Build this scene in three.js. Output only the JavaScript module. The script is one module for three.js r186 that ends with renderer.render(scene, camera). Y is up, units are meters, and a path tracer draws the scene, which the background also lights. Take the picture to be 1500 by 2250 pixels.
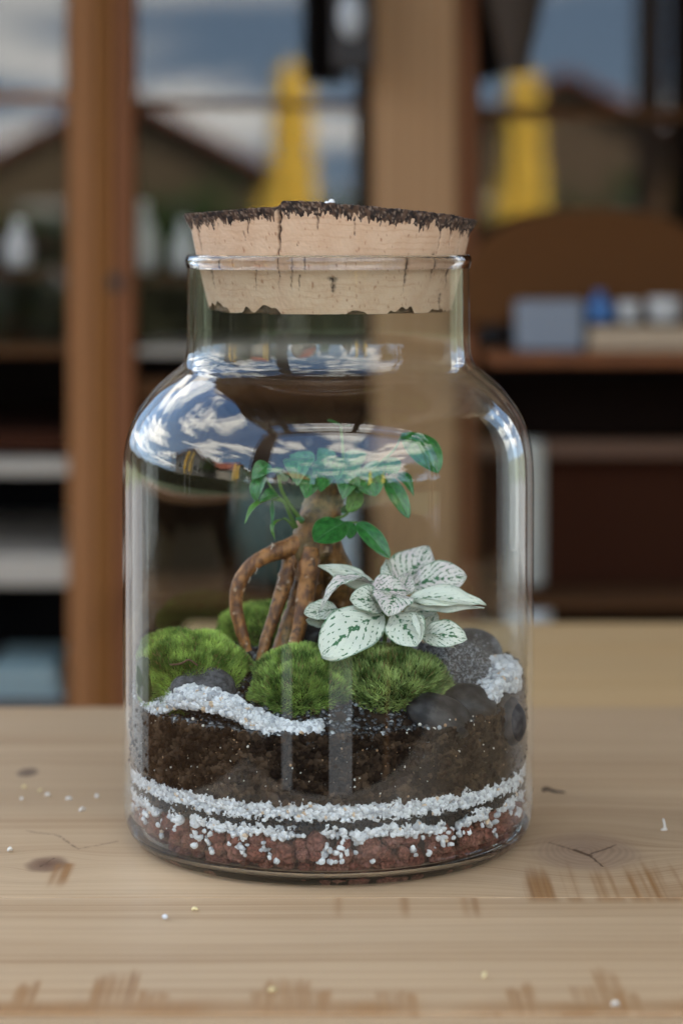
import * as THREE from 'three';
import { ImprovedNoise } from 'three/addons/math/ImprovedNoise.js';
import { mergeGeometries, mergeVertices } from 'three/addons/utils/BufferGeometryUtils.js';
import { RoundedBoxGeometry } from 'three/addons/geometries/RoundedBoxGeometry.js';

// ---------------------------------------------------------------- camera, sky, sun, exposure
const F = 5000, D0 = 0.95, EYE = 0.2486, YH = 525, CX = 0.0055;      // a long portrait lens held level, lens shifted down
const scene = new THREE.Scene();
const camera = new THREE.PerspectiveCamera(2 * Math.atan((2250 + 2 * (1125 - YH)) / 2 / F) * 180 / Math.PI, 1500 / 3450, 0.02, 400);
camera.position.set(CX, EYE, D0);
camera.rotation.set(0, 0, 0);
camera.setViewOffset(1500, 2250 + 2 * (1125 - YH), 0, 2 * (1125 - YH), 1500, 2250);
camera.focus = 0.885;
camera.userData.fStop = 3.5;

const renderer = new THREE.WebGLRenderer({ antialias: true });
renderer.toneMapping = THREE.LinearToneMapping;
renderer.toneMappingExposure = 4.5;
renderer.shadowMap.enabled = true;

const PN = new ImprovedNoise();
const noise = (x, y = 0.37, z = 0.71) => PN.noise(x + 31.7, y + 17.3, z + 5.9);
function fbm(x, y, z, o = 4) { let s = 0, a = 0.5, f = 1; for (let i = 0; i < o; i++) { s += a * noise(x * f, y * f, z * f); a *= 0.5; f *= 2.03; } return s; }
const { lerp, clamp, smoothstep } = THREE.MathUtils;
const sstep = (a, b, x) => { const t = clamp((x - a) / (b - a), 0, 1); return t * t * (3 - 2 * t); };
const mix3 = (a, b, t) => [lerp(a[0], b[0], t), lerp(a[1], b[1], t), lerp(a[2], b[2], t)];
function rng(seed) { let s = seed >>> 0; return () => { s = (s + 0x6d2b79f5) | 0; let t = Math.imul(s ^ (s >>> 15), 1 | s); t = (t + Math.imul(t ^ (t >>> 7), 61 | t)) ^ t; return ((t ^ (t >>> 14)) >>> 0) / 4294967296; }; }
const V = (x, y, z) => new THREE.Vector3(x, y, z);

{ // blue summer sky with fair-weather clouds, the same kind of sky all round
  const W = 2048, H = 1024, data = new Float32Array(W * H * 4);
  for (let r = 0; r < H; r++) {
    const el = ((r + 0.5) / H - 0.5) * Math.PI, y = Math.sin(el), c = Math.cos(el);
    for (let k = 0; k < W; k++) {
      const az = ((k + 0.5) / W - 0.5) * 2 * Math.PI, x = Math.cos(az) * c, z = Math.sin(az) * c, o = (r * W + k) * 4;
      const up = Math.max(y, 0);
      let col = mix3([0.50, 0.70, 0.95], [0.10, 0.26, 0.62], Math.pow(up, 0.42));
      if (y > 0) {
        const s = 3.5, yy = y * 4.6 / (0.55 + y);
        const d = fbm(x * s + 3.1, yy * s * 0.8 + 1.7, z * s, 6) + 0.45 * noise(x * 1.9, yy * 1.6, z * 1.9 + 9);
        const e = fbm(x * s + 3.1, (yy + 0.12) * s * 0.8 + 1.7, z * s, 5) + 0.45 * noise(x * 1.9, (yy + 0.12) * 1.6, z * 1.9 + 9);
        const a = sstep(-0.01, 0.15, d), lit = clamp(0.74 + 2.0 * (d - e), 0.45, 1);
        const white = mix3([0.62, 0.74, 0.92], [1.85, 1.88, 1.92], lit);
        col = mix3(col, white, a * sstep(0, 0.05, y));
      } else col = [0.3, 0.3, 0.28];
      data[o] = col[0] * 0.70; data[o + 1] = col[1] * 0.67; data[o + 2] = col[2] * 0.615;      // the photograph's warm white balance data[o + 3] = 1;
    }
  }
  const sky = new THREE.DataTexture(data, W, H, THREE.RGBAFormat, THREE.FloatType);
  sky.mapping = THREE.EquirectangularReflectionMapping;
  sky.magFilter = THREE.LinearFilter; sky.needsUpdate = true;
  scene.background = sky; scene.environment = sky;
}
const sun = new THREE.DirectionalLight(new THREE.Color(1, 0.90, 0.72), 5);   // high, from behind the house, so that the porch lies in shade
sun.position.set(3, 8.4, -8); sun.target.position.set(0, 0, 0);
sun.castShadow = true; sun.shadow.mapSize.set(2048, 2048);
Object.assign(sun.shadow.camera, { left: -30, right: 30, top: 30, bottom: -30, near: 0.1, far: 120 });
scene.add(sun, sun.target);

// ---------------------------------------------------------------- helpers
const at = (px, py, z) => V((px - 750) * (D0 - z) / F + CX, EYE - (py - YH) * (D0 - z) / F, z);   // a spot of the photograph at a given depth
const tableZ = (py) => D0 - F * EYE / (py - YH);
const used = {};
function numbered(name) { const n = (used[name] = (used[name] ?? -1) + 1); return n ? `${name}_${String(n).padStart(3, '0')}` : name; }
function tag(o, label, category, group, kind) {
  if (label) o.userData.label = label;
  if (category) o.userData.category = category;
  if (group) o.userData.group = group;
  if (kind) o.userData.kind = kind;
  return o;
}
function thing(name, label, category, pos = V(0, 0, 0), group) {
  const g = new THREE.Group(); g.name = numbered(name); g.position.copy(pos); scene.add(g);
  return tag(g, label, category, group);
}
function mesh(name, geo, mat, parent = scene) {
  const m = new THREE.Mesh(geo, mat); m.name = parent === scene ? numbered(name) : name;
  m.castShadow = m.receiveShadow = true; parent.add(m); return m;
}
function part(name, geo, mat, parent) { geo.translate(-parent.position.x, -parent.position.y, -parent.position.z); return mesh(name, geo, mat, parent); }  // geometry given in world places
const std = (color, roughness = 0.7, more = {}) => new THREE.MeshStandardMaterial({ color: new THREE.Color().setRGB(...color), roughness, ...more });
const matt = (color, more = {}) => new THREE.MeshPhysicalMaterial({ color: new THREE.Color().setRGB(...color), roughness: 1, specularIntensity: 0.15, ...more });   // dry, dull surfaces
const phys = (o) => new THREE.MeshPhysicalMaterial(o);
const toS = (c) => Math.round(255 * clamp(c <= 0.0031308 ? c * 12.92 : 1.055 * Math.pow(c, 1 / 2.4) - 0.055, 0, 1));
function colourTex(w, h, fn, wrap = THREE.RepeatWrapping) {
  const d = new Uint8Array(w * h * 4);
  for (let y = 0; y < h; y++) for (let x = 0; x < w; x++) { const c = fn((x + 0.5) / w, (y + 0.5) / h), o = (y * w + x) * 4; d[o] = toS(c[0]); d[o + 1] = toS(c[1]); d[o + 2] = toS(c[2]); d[o + 3] = 255; }
  const t = new THREE.DataTexture(d, w, h); t.colorSpace = THREE.SRGBColorSpace; t.magFilter = THREE.LinearFilter; t.wrapS = t.wrapT = wrap; t.needsUpdate = true; return t;
}
function greyTex(w, h, fn, wrap = THREE.RepeatWrapping) {
  const d = new Uint8Array(w * h * 4);
  for (let y = 0; y < h; y++) for (let x = 0; x < w; x++) { const c = Math.round(255 * clamp(fn((x + 0.5) / w, (y + 0.5) / h), 0, 1)), o = (y * w + x) * 4; d[o] = d[o + 1] = d[o + 2] = c; d[o + 3] = 255; }
  const t = new THREE.DataTexture(d, w, h); t.magFilter = THREE.LinearFilter; t.wrapS = t.wrapT = wrap; t.needsUpdate = true; return t;
}
function paint(geo, fn) {       // the thing's own colours, per vertex (linear)
  const p = geo.attributes.position, c = new Float32Array(p.count * 3);
  for (let i = 0; i < p.count; i++) { const k = fn(p.getX(i), p.getY(i), p.getZ(i), i); c[i * 3] = k[0]; c[i * 3 + 1] = k[1]; c[i * 3 + 2] = k[2]; }
  geo.setAttribute('color', new THREE.BufferAttribute(c, 3)); return geo;
}
function grid(nu, nv, fn, closedU = false) {          // fn(u, v) -> Vector3
  const pos = [], uv = [], idx = [];
  for (let j = 0; j <= nv; j++) for (let i = 0; i <= nu; i++) { const q = fn(closedU && i === nu ? 0 : i / nu, j / nv); pos.push(q.x, q.y, q.z); uv.push(i / nu, j / nv); }
  for (let j = 0; j < nv; j++) for (let i = 0; i < nu; i++) { const a = j * (nu + 1) + i, b = a + 1, c = a + nu + 1, d = c + 1; idx.push(a, b, d, a, d, c); }
  const g = new THREE.BufferGeometry();
  g.setAttribute('position', new THREE.Float32BufferAttribute(pos, 3)); g.setAttribute('uv', new THREE.Float32BufferAttribute(uv, 2)); g.setIndex(idx); g.computeVertexNormals();
  if (closedU) { const n = g.attributes.normal; for (let j = 0; j <= nv; j++) { const a = j * (nu + 1), b = a + nu; const s = V(n.getX(a) + n.getX(b), n.getY(a) + n.getY(b), n.getZ(a) + n.getZ(b)).normalize(); n.setXYZ(a, s.x, s.y, s.z); n.setXYZ(b, s.x, s.y, s.z); } }
  return g;
}
function box(x0, x1, y0, y1, z0, z1, bevel = 0.002) {
  const w = x1 - x0, h = y1 - y0, d = z1 - z0, g = bevel ? new RoundedBoxGeometry(w, h, d, 2, Math.min(bevel, w / 3, h / 3, d / 3)) : new THREE.BoxGeometry(w, h, d);
  g.translate((x0 + x1) / 2, (y0 + y1) / 2, (z0 + z1) / 2); return g;
}
function ball(detail, disp) {   // a unit ball pushed in and out by disp(direction) -> radius
  let g = new THREE.IcosahedronGeometry(1, detail); g.deleteAttribute('uv'); g.deleteAttribute('normal'); g = mergeVertices(g, 1e-5);
  const p = g.attributes.position;
  for (let i = 0; i < p.count; i++) { const x = p.getX(i), y = p.getY(i), z = p.getZ(i), r = disp(x, y, z); p.setXYZ(i, x * r, y * r, z * r); }
  g.computeVertexNormals(); return g;
}
function tube(points, radius, nu, nv, bump = () => 0, seed = 0) {   // a limb along points, radius(t), rough by bump(p)
  const curve = new THREE.CatmullRomCurve3(points), fr = curve.computeFrenetFrames(nv, false);
  const g = grid(nu, nv, (u, v) => {
    const k = Math.round(v * nv), c = curve.getPointAt(v), a = u * Math.PI * 2, n = fr.normals[k].clone().multiplyScalar(Math.cos(a)).addScaledVector(fr.binormals[k], Math.sin(a));
    let r = radius(v); const q = c.clone().addScaledVector(n, r); r += bump(q, v, u);
    return c.addScaledVector(n, r);
  }, true);
  return g;
}
function capped(points, radius, nu, nv, bump) {       // a tube whose ends close
  return tube(points, (t) => radius(t) * Math.sqrt(clamp(t / 0.03, 0, 1)) * Math.sqrt(clamp((1 - t) / 0.03, 0, 1)) + 1e-6, nu, nv, bump);
}
const dummy = new THREE.Object3D();
function scatter(name, geo, mat, list, parent) {       // list of [position, scale (number or Vector3), colour, quaternion or null]
  const m = new THREE.InstancedMesh(geo, mat, list.length), r = rng(list.length + 5);
  list.forEach(([p, s, c, q], i) => {
    dummy.position.copy(p).sub(parent === scene ? V(0, 0, 0) : parent.position);
    if (q) dummy.quaternion.copy(q); else dummy.rotation.set(r() * 6.28, r() * 6.28, r() * 6.28);
    if (s.isVector3) dummy.scale.copy(s); else dummy.scale.setScalar(s);
    dummy.updateMatrix(); m.setMatrixAt(i, dummy.matrix); m.setColorAt(i, new THREE.Color().setRGB(...c));
  });
  m.name = parent === scene ? numbered(name) : name; m.castShadow = m.receiveShadow = true; m.userData.kind = 'stuff'; parent.add(m); return m;
}

// ---------------------------------------------------------------- wood
const HONEY = [0.51, 0.372, 0.232], HONEY_DARK = [0.245, 0.128, 0.048];
function boardTex(w, h, x0, x1, z0, z1, seed, knots, marks, base = HONEY, dark = HONEY_DARK, freq = 1, splits = []) {
  return colourTex(w, h, (u, v) => {
    const x = lerp(x0, x1, u), z = lerp(z1, z0, v);
    let q = z + 0.006 * noise(x * 2.2, z * 5, seed) + 0.0016 * noise(x * 9, z * 20, seed + 3), knotMix = 0, col;
    let ring = 0;
    for (const [kx, kz, sx, sz, tone, crack] of knots) {
      const dx = (x - kx) / sx, dz = (z - kz) / sz, r2 = dx * dx + dz * dz;
      q -= (z - kz) * Math.exp(-r2 * 0.35) * 0.9;
      if (r2 < 9) {
        const rr = Math.sqrt(r2) + 0.10 * noise(dx * 1.6, dz * 1.6, seed + 9), m = 1 - sstep(0.75, 1.25, rr);
        if (m > knotMix) { knotMix = m; ring = rr; col = tone; }
      }
    }
    const line = (f, s, p) => Math.pow(0.5 + 0.5 * Math.sin(q * f * freq + 5 * noise(x * 0.8, q * f * 0.12, s)), p);
    let g = 0.22 * line(620, seed + 1, 2.0) * (0.6 + 0.8 * noise(x * 2, q * 30, seed + 2)) + 0.50 * line(1750, seed + 5, 3.5) * clamp(0.45 + 1.1 * noise(x * 3, q * 55, seed), 0, 1) + 0.30 * line(4100, seed + 6, 3) * clamp(0.4 + 1.2 * noise(x * 5, q * 110, seed + 8), 0, 1);
    g += 0.30 * clamp(0.4 + 1.3 * noise(x * 1.0, q * 34 * freq, seed + 7), 0, 1) + 0.20 * noise(x * 10, q * 1300, seed + 11) + 0.10 * noise(x * 60, z * 2400, seed + 4);
    let c = mix3(base, dark, clamp(g, 0, 1.1) * 0.80);
    const blotch = fbm(x * 5, z * 14, seed + 21, 3); c = c.map((k) => k * (1 + 0.16 * blotch));
    if (knotMix > 0) {
      const kr = 0.5 + 0.5 * Math.sin(ring * 52 + 3 * noise(x * 70, z * 70, seed)), t = col;
      const body = mix3(t, t.map((k) => k * 0.62), 0.55 * kr + 0.25 * fbm(x * 300, z * 300, 2, 3) + 0.2);
      c = mix3(c, body, knotMix * (0.55 + 0.4 * (1 - ring)));
    }
    for (const [ax, az, bx, bz, wd] of splits) { const t = clamp(((x - ax) * (bx - ax) + (z - az) * (bz - az)) / ((bx - ax) ** 2 + (bz - az) ** 2), 0, 1), d = Math.hypot(x - lerp(ax, bx, t) + 0.0004 * noise(z * 900, x * 200, 2), z - lerp(az, bz, t) + 0.0012 * noise(x * 500, 3, 1)), k = 1 - sstep(wd * 0.5, wd, d); if (k > 0) c = mix3(c, [0.075, 0.035, 0.016], k * 0.85); }
    if (marks) { const m = marks(x, z); if (m > 0) c = mix3(c, mix3([0.17, 0.066, 0.012], [0.31, 0.140, 0.032], 0.5 + 0.5 * noise(x * 900, z * 12, 3)), clamp(m, 0, 0.92)); }
    return c;
  });
}
function planeTop(tex, x0, x1, y0, y1, z0, z1, bevel = 0.0025, rough = 0.46) {   // a board with its own grain; uv along the board
  const g = new RoundedBoxGeometry(x1 - x0, y1 - y0, z1 - z0, 3, bevel); g.translate((x0 + x1) / 2, (y0 + y1) / 2, (z0 + z1) / 2);
  const p = g.attributes.position, uv = g.attributes.uv;
  for (let i = 0; i < p.count; i++) uv.setXY(i, (p.getX(i) - x0) / (x1 - x0), (z1 - p.getZ(i)) / (z1 - z0));
  return g;
}

// ---------------------------------------------------------------- the table
const TZ0 = tableZ(1553), TZ1 = tableZ(1972), TZ2 = tableZ(2224), TZ3 = 0.238;
{
  const table = thing('wooden_table', 'pale honey coloured wooden table with knots and brown planer marks, carrying the glass jar', 'table', V(0, -0.75, 0.05));
  const n1 = (x, s) => noise(x, s, 0.3);
  const streaks = (x, s) => clamp(1.1 * (n1(x * 70, s) + 0.25) + 0.9 * n1(x * 260, s + 1) + 0.5 * n1(x * 700, s + 2), 0, 1);
  const X = (px, py) => (px - 750) * (D0 - tableZ(py)) / F + CX;
  const gate = (x, list) => { let g = 0; for (const [a, b] of list) g = Math.max(g, sstep(a - 0.0018, a + 0.0016, x) * (1 - sstep(b - 0.0016, b + 0.0018, x))); return g; };
  const spansA = [[1148, 1210], [1232, 1262], [1292, 1352], [1366, 1412], [1418, 1475], [1480, 1500]].map(([a, b]) => [X(a, 1930), X(b, 1930)]);
  const spansA2 = [[108, 122], [128, 150]].map(([a, b]) => [X(a, 1930), X(b, 1930)]);
  const spansB = [[734, 750], [880, 896], [1016, 1030], [1036, 1052]].map(([a, b]) => [X(a, 1990), X(b, 1990)]);
  const marksA = (x, z) => {
    const e = (z - TZ1) + 0.0;
    const a = gate(x, spansA) * sstep(-0.050 - 0.02 * n1(x * 120, 4) - 0.018 * n1(x * 520, 5), -0.022 - 0.02 * n1(x * 120, 4), e) * (0.10 + 0.85 * streaks(x, 2)) * (1 - 0.6 * sstep(0.35, 0.75, n1(x * 340, 6) + 0.3));
    const b = gate(x, spansA2) * sstep(-0.050, -0.044, e) * (1 - sstep(-0.028, -0.008, e)) * (0.3 + 0.7 * streaks(x, 7));
    const band = (x > X(1150, 1960) ? 0.30 : 0) * sstep(-0.035, -0.004, e) * clamp(0.6 + 1.2 * n1(x * 60, 9), 0, 1);
    return Math.max(a * 0.85, b * 0.8, band);
  };
  const rs = rng(9), strokes = [];
  for (let i = 0; i < 27; i++) { const x0 = lerp(-0.36, 0.36, (i + 0.75 * rs()) / 27), n = 1 + Math.floor(rs() * 3.4), len = 0.016 + 0.034 * rs(), al = 0.5 + 0.5 * rs(); let x = x0; for (let k = 0; k < n; k++) { const w = 0.0012 + 0.0016 * rs(); strokes.push([x + w, w, len * (0.7 + 0.5 * rs()), al * (0.7 + 0.4 * rs())]); x += 2 * w + 0.0006 * rs(); } }
  const marksB = (x, z) => {
    const e = z - TZ2; let a = 0;
    for (const [sx, sw, sl, sa] of strokes) { const k = Math.abs(x - sx) / sw; if (k < 1.6) { const l = sl * (1 + 0.12 * n1(x * 700, sl * 90)); a = Math.max(a, (1 - sstep(0.5, 1.5, k + 0.2 * n1(x * 900, 3))) * sstep(-l, -l * 0.72, e + 0.003 * n1(x * 500, z * 90)) * sa * clamp(0.75 + 0.5 * n1(x * 1500, z * 14), 0.3, 1)); } }
    a = Math.max(a, 0.92 * sstep(-0.017 - 0.005 * n1(x * 60, 5), -0.003, e) * clamp(0.60 + 0.9 * n1(x * 30, 15), 0.12, 0.9));
    const d = z - TZ1, b = gate(x, spansB) * (1 - sstep(0.012, 0.032, d)) * (0.4 + 0.6 * streaks(x, 16));
    const c = x > X(1150, 1990) ? gate(x, spansA) * (1 - sstep(0.001, 0.010, d)) * 0.5 : 0;
    return Math.max(Math.min(a, 0.9) * 0.9, b * 0.7, c);
  };
  const K = (px, py, w, h, tone) => { const z = tableZ(py); return [X(px, py), z, w / F * (D0 - z) / 2, (tableZ(py + h / 2) - tableZ(py - h / 2)) / 2, tone]; };
  const knotsA = [K(1285, 1870, 235, 84, [0.40, 0.275, 0.185]), K(105, 1899, 92, 34, [0.13, 0.055, 0.03]), K(62, 1697, 46, 20, [0.11, 0.07, 0.05])];
  const X0 = -0.36, X1 = 0.36;
  const L2 = (ax, ay, bx, by, w) => [X(ax, ay), tableZ(ay), X(bx, by), tableZ(by), w];
  const splitsA = [L2(1206, 1852, 1262, 1868, 0.0007), L2(1262, 1868, 1295, 1880, 0.0016), L2(1295, 1880, 1322, 1904, 0.0008), L2(1292, 1878, 1350, 1858, 0.0009), L2(60, 1826, 130, 1836, 0.0005), L2(130, 1836, 172, 1866, 0.0005), L2(172, 1866, 260, 1848, 0.0005), L2(88, 1905, 120, 1886, 0.0006)];
  const tA = boardTex(2048, 1024, X0, X1, TZ0, TZ1, 1, knotsA, marksA, HONEY, HONEY_DARK, 1, splitsA);
  const tB = boardTex(2048, 400, X0, X1, TZ1, TZ2, 40, [], marksB);
  const tC = boardTex(1024, 400, X0, X1, TZ2, TZ3, 80, [], null);
  const bA = greyTex(1024, 512, (u, v) => 0.5 + 0.3 * noise(u * 30, v * 420, 3) + 0.2 * noise(u * 90, v * 900, 8));
  for (const [t, z0, z1] of [[tA, TZ0, TZ1], [tB, TZ1, TZ2], [tC, TZ2, TZ3]]) {
    t.wrapS = THREE.MirroredRepeatWrapping;
    const g = planeTop(t, -0.192, 0.90, -0.03, 0, z0 + 0.00012, z1 - 0.00012, z1 === TZ3 ? 0.006 : 0.0004);
    const uv = g.attributes.uv, p = g.attributes.position; for (let i = 0; i < p.count; i++) uv.setX(i, (p.getX(i) - X0) / (X1 - X0));
    part('table_board', g, phys({ map: t, roughness: 0.5, bumpMap: bA, bumpScale: 0.00012, specularIntensity: 0.9 }), table);
  }
  const legWood = std([0.40, 0.27, 0.15], 0.6);
  for (const [x, z] of [[-0.14, TZ0 + 0.05], [0.84, TZ0 + 0.05], [-0.14, TZ3 - 0.06], [0.84, TZ3 - 0.06]]) part('leg', box(x - 0.03, x + 0.03, -0.75, -0.031, z - 0.03, z + 0.03, 0.004), legWood, table);
  for (const z of [TZ0 + 0.05, TZ3 - 0.06]) part('apron', box(-0.109, 0.809, -0.11, -0.0305, z - 0.011, z + 0.011, 0.003), legWood, table);
}
{ // crumbs and shavings left on the table
  const r = rng(77), pale = std([0.66, 0.56, 0.30], 0.6), white = std([0.64, 0.62, 0.56], 0.6);
  const chip = (px, py, len, turn, m, label) => {
    const z = tableZ(py), p = at(px, py, z), g = tube([V(-len / 2, 0.0006, 0), V(-len * 0.1, 0.0011 + r() * 0.0006, len * 0.12), V(len / 2, 0.0007, len * 0.05)], (t) => 0.0006 * (0.7 + 0.5 * Math.sin(t * 3.1)), 7, 8, (q) => 0.0002 * noise(q.x * 3000, q.z * 3000, px));
    const o = mesh('wood_crumb', g, m); o.position.set(p.x, 0, z); o.rotation.y = turn; tag(o, label, 'crumb', 'crumbs of sawdust on the table');
  };
  chip(54, 1733, 0.0016, 0.3, pale, 'yellow sawdust crumb below the small dark knot on the left');
  chip(88, 1741, 0.0014, 1, pale, 'yellow sawdust crumb just right of the crumb under the small knot');
  chip(105, 1751, 0.002, 0.4, white, 'whitish sawdust flake in the middle of the crumbs left of the jar');
  chip(47, 1760, 0.0016, 2, white, 'whitish crumb closest to the left edge under the small knot');
  chip(152, 1759, 0.0028, 0.1, white, 'long white sliver lying level left of the jar');
  chip(212, 1755, 0.0018, 2.2, white, 'pale crumb nearest the left wall of the jar');
  chip(181, 1784, 0.003, 0.7, white, 'bent white sliver nearest the jar foot among the left crumbs');
  chip(22, 1872, 0.0022, 0.9, white, 'pair of pale flakes above left of the reddish knot');
  chip(428, 2002, 0.0022, 0.2, pale, 'pale yellow crumb in front of the jar on the left');
  chip(597, 2180, 0.0026, 0.5, pale, 'blurred yellow crumb close to the front board edge left of middle');
  chip(1062, 2150, 0.0024, 1.4, pale, 'blurred yellow crumb on the brown marks at the front right');
  chip(1350, 2212, 0.0024, 0.3, white, 'blurred whitish flake on the front edge at the right');
  const zt = tableZ(1744), pt = at(1215, 1744, zt);
  const tw = mesh('twig', capped([V(-0.0050, 0.0012, -0.001), V(-0.003, 0.0022, -0.0005), V(0, 0.0014, 0.0003), V(0.0054, 0.0009, 0.001)], (t) => 0.0008 * (1.1 - 0.7 * t), 8, 24, (q) => 0.0002 * noise(q.x * 2000, q.y * 2000, 3)), std([0.035, 0.02, 0.012], 0.8));
  tw.position.set(pt.x, 0, zt); tag(tw, 'thin dark curved twig on the table right of the jar', 'twig');
  const zf = tableZ(1826), pf = at(1457, 1826, zf);
  const fb = mesh('wood_shaving', capped([V(-0.0012, 0.0006, 0), V(0.0012, 0.0008, 0), V(0.0005, 0.001, -0.001), V(0.0006, 0.002, -0.0012), V(0, 0.0048, -0.002)], () => 0.0004, 6, 30), white);
  fb.position.set(pf.x, 0, zf); tag(fb, 'white curled wood shaving standing on the table at the far right', 'shaving');
  const zg = tableZ(2022), pg = at(363, 2022, zg);
  const gr = mesh('gravel_grain', ball(3, (x, y, z) => 0.0010 * (1 + 0.25 * noise(x * 1.5, y * 1.5, z * 1.5))), std([0.58, 0.60, 0.62], 0.5));
  gr.position.set(pg.x, 0.0013, zg); tag(gr, 'single white gravel grain lying on the table in front of the jar', 'gravel grain');
}

// ---------------------------------------------------------------- second board behind
{
  const bench = thing('wooden_bench', 'yellowish wooden bench top behind the table on the right', 'bench', V(0.3, -0.75, -0.45));
  const zb0 = -0.60, zb1 = TZ0 - 0.012, t = boardTex(1024, 512, -0.12, 0.9, zb0, zb1, 120, [[0.23, -0.36, 0.02, 0.01, [0.36, 0.2, 0.08]]], (x, z) => 0.55 * clamp(0.25 + 1.5 * fbm(x * 9, z * 12, 4, 3), 0, 1) * sstep(0.18, 0.36, x), [0.60, 0.42, 0.215], [0.38, 0.205, 0.065]);
  part('bench_board', planeTop(t, -0.10, 0.9, -0.042, -0.012, zb0, zb1, 0.004), std([1, 1, 1], 0.55, { map: t }), bench);
  const m = std([0.4, 0.27, 0.14], 0.6);
  for (const [x, z] of [[-0.05, zb0 + 0.05], [0.85, zb0 + 0.05], [-0.05, zb1 - 0.05], [0.85, zb1 - 0.05]]) part('leg', box(x - 0.025, x + 0.025, -0.75, -0.043, z - 0.025, z + 0.025, 0.004), m, bench);
}

// ---------------------------------------------------------------- the glass jar
const glassSheet = phys({ color: new THREE.Color().setRGB(0.965, 0.985, 0.982), roughness: 0, transmission: 1, thickness: 0, ior: 1.49 });
const glassSolid = phys({ color: 0xffffff, roughness: 0, transmission: 1, thickness: 0.003, ior: 1.5, attenuationColor: new THREE.Color(0.62, 0.90, 0.92), attenuationDistance: 0.30 });
{
  const S = (pts, n) => new THREE.SplineCurve(pts.map(([r, y]) => new THREE.Vector2(r, y))).getPoints(n);
  const outer = S([[0.0834, 0.0066], [0.0843, 0.0088], [0.0850, 0.0142], [0.0852, 0.030], [0.0853, 0.080], [0.0854, 0.130], [0.0854, 0.1475], [0.0850, 0.1575], [0.0840, 0.1645], [0.0820, 0.1711], [0.0789, 0.1774], [0.0744, 0.1836], [0.0702, 0.1882], [0.0646, 0.1930], [0.0612, 0.1957], [0.0596, 0.1990], [0.0590, 0.2040], [0.0588, 0.2120], [0.0587, 0.2330], [0.0587, 0.2360]], 220);
  const inner = S([[0.0562, 0.2360], [0.0562, 0.2330], [0.0561, 0.2120], [0.0562, 0.2050], [0.0568, 0.1985], [0.0586, 0.1937], [0.0628, 0.1905], [0.0684, 0.1859], [0.0724, 0.1815], [0.0766, 0.1757], [0.0795, 0.1697], [0.0813, 0.1635], [0.0823, 0.1565], [0.0827, 0.1460], [0.0827, 0.130], [0.0826, 0.080], [0.0826, 0.030], [0.08255, 0.0142], [0.0819, 0.0108], [0.0802, 0.0070], [0.0799, 0.0066]], 200);
  const base = [...S([[0.0001, 0.0011], [0.04, 0.0011], [0.068, 0.0009], [0.0745, 0.0003], [0.0768, 0.00015], [0.0795, 0.0012], [0.0822, 0.0042], [0.0834, 0.0065]], 60), new THREE.Vector2(0.0817, 0.00652), ...S([[0.0799, 0.0065], [0.0770, 0.0046], [0.070, 0.0038], [0.04, 0.0037], [0.0001, 0.0037]], 50)];
  const rim = [...S([[0.0588, 0.2361], [0.0594, 0.2380], [0.0596, 0.2396], [0.0591, 0.2412], [0.0580, 0.2417], [0.0571, 0.2410], [0.0564, 0.2392], [0.0562, 0.2361]], 40), new THREE.Vector2(0.0575, 0.23605), new THREE.Vector2(0.0588, 0.2361)];
  const blow = (prof) => {
    let g = new THREE.LatheGeometry(prof, 200); const p = g.attributes.position;
    for (let i = 0; i < p.count; i++) {       // drawn glass is never quite true
      const x = p.getX(i), y = p.getY(i), z = p.getZ(i), r = Math.hypot(x, z); if (r < 0.05) continue;
      const a = Math.atan2(z, x), k = 1 + 0.0009 * noise(Math.cos(a) * 1.7, y * 9, Math.sin(a) * 1.7);
      p.setX(i, x * k); p.setZ(i, z * k);
    }
    g.deleteAttribute('normal'); g.deleteAttribute('uv'); g = mergeVertices(g, 1e-6); g.computeVertexNormals(); return g;
  };
  const jar = thing('glass_jar', 'large clear glass jar with sloping shoulders holding the planted terrarium', 'jar', V(0, 0.0004, 0));
  mesh('glass_wall', mergeGeometries([blow(outer), blow(inner)]), glassSheet, jar);
  mesh('rim', blow(rim), glassSolid, jar);
  mesh('base', blow(base), glassSolid, jar);
}

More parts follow.
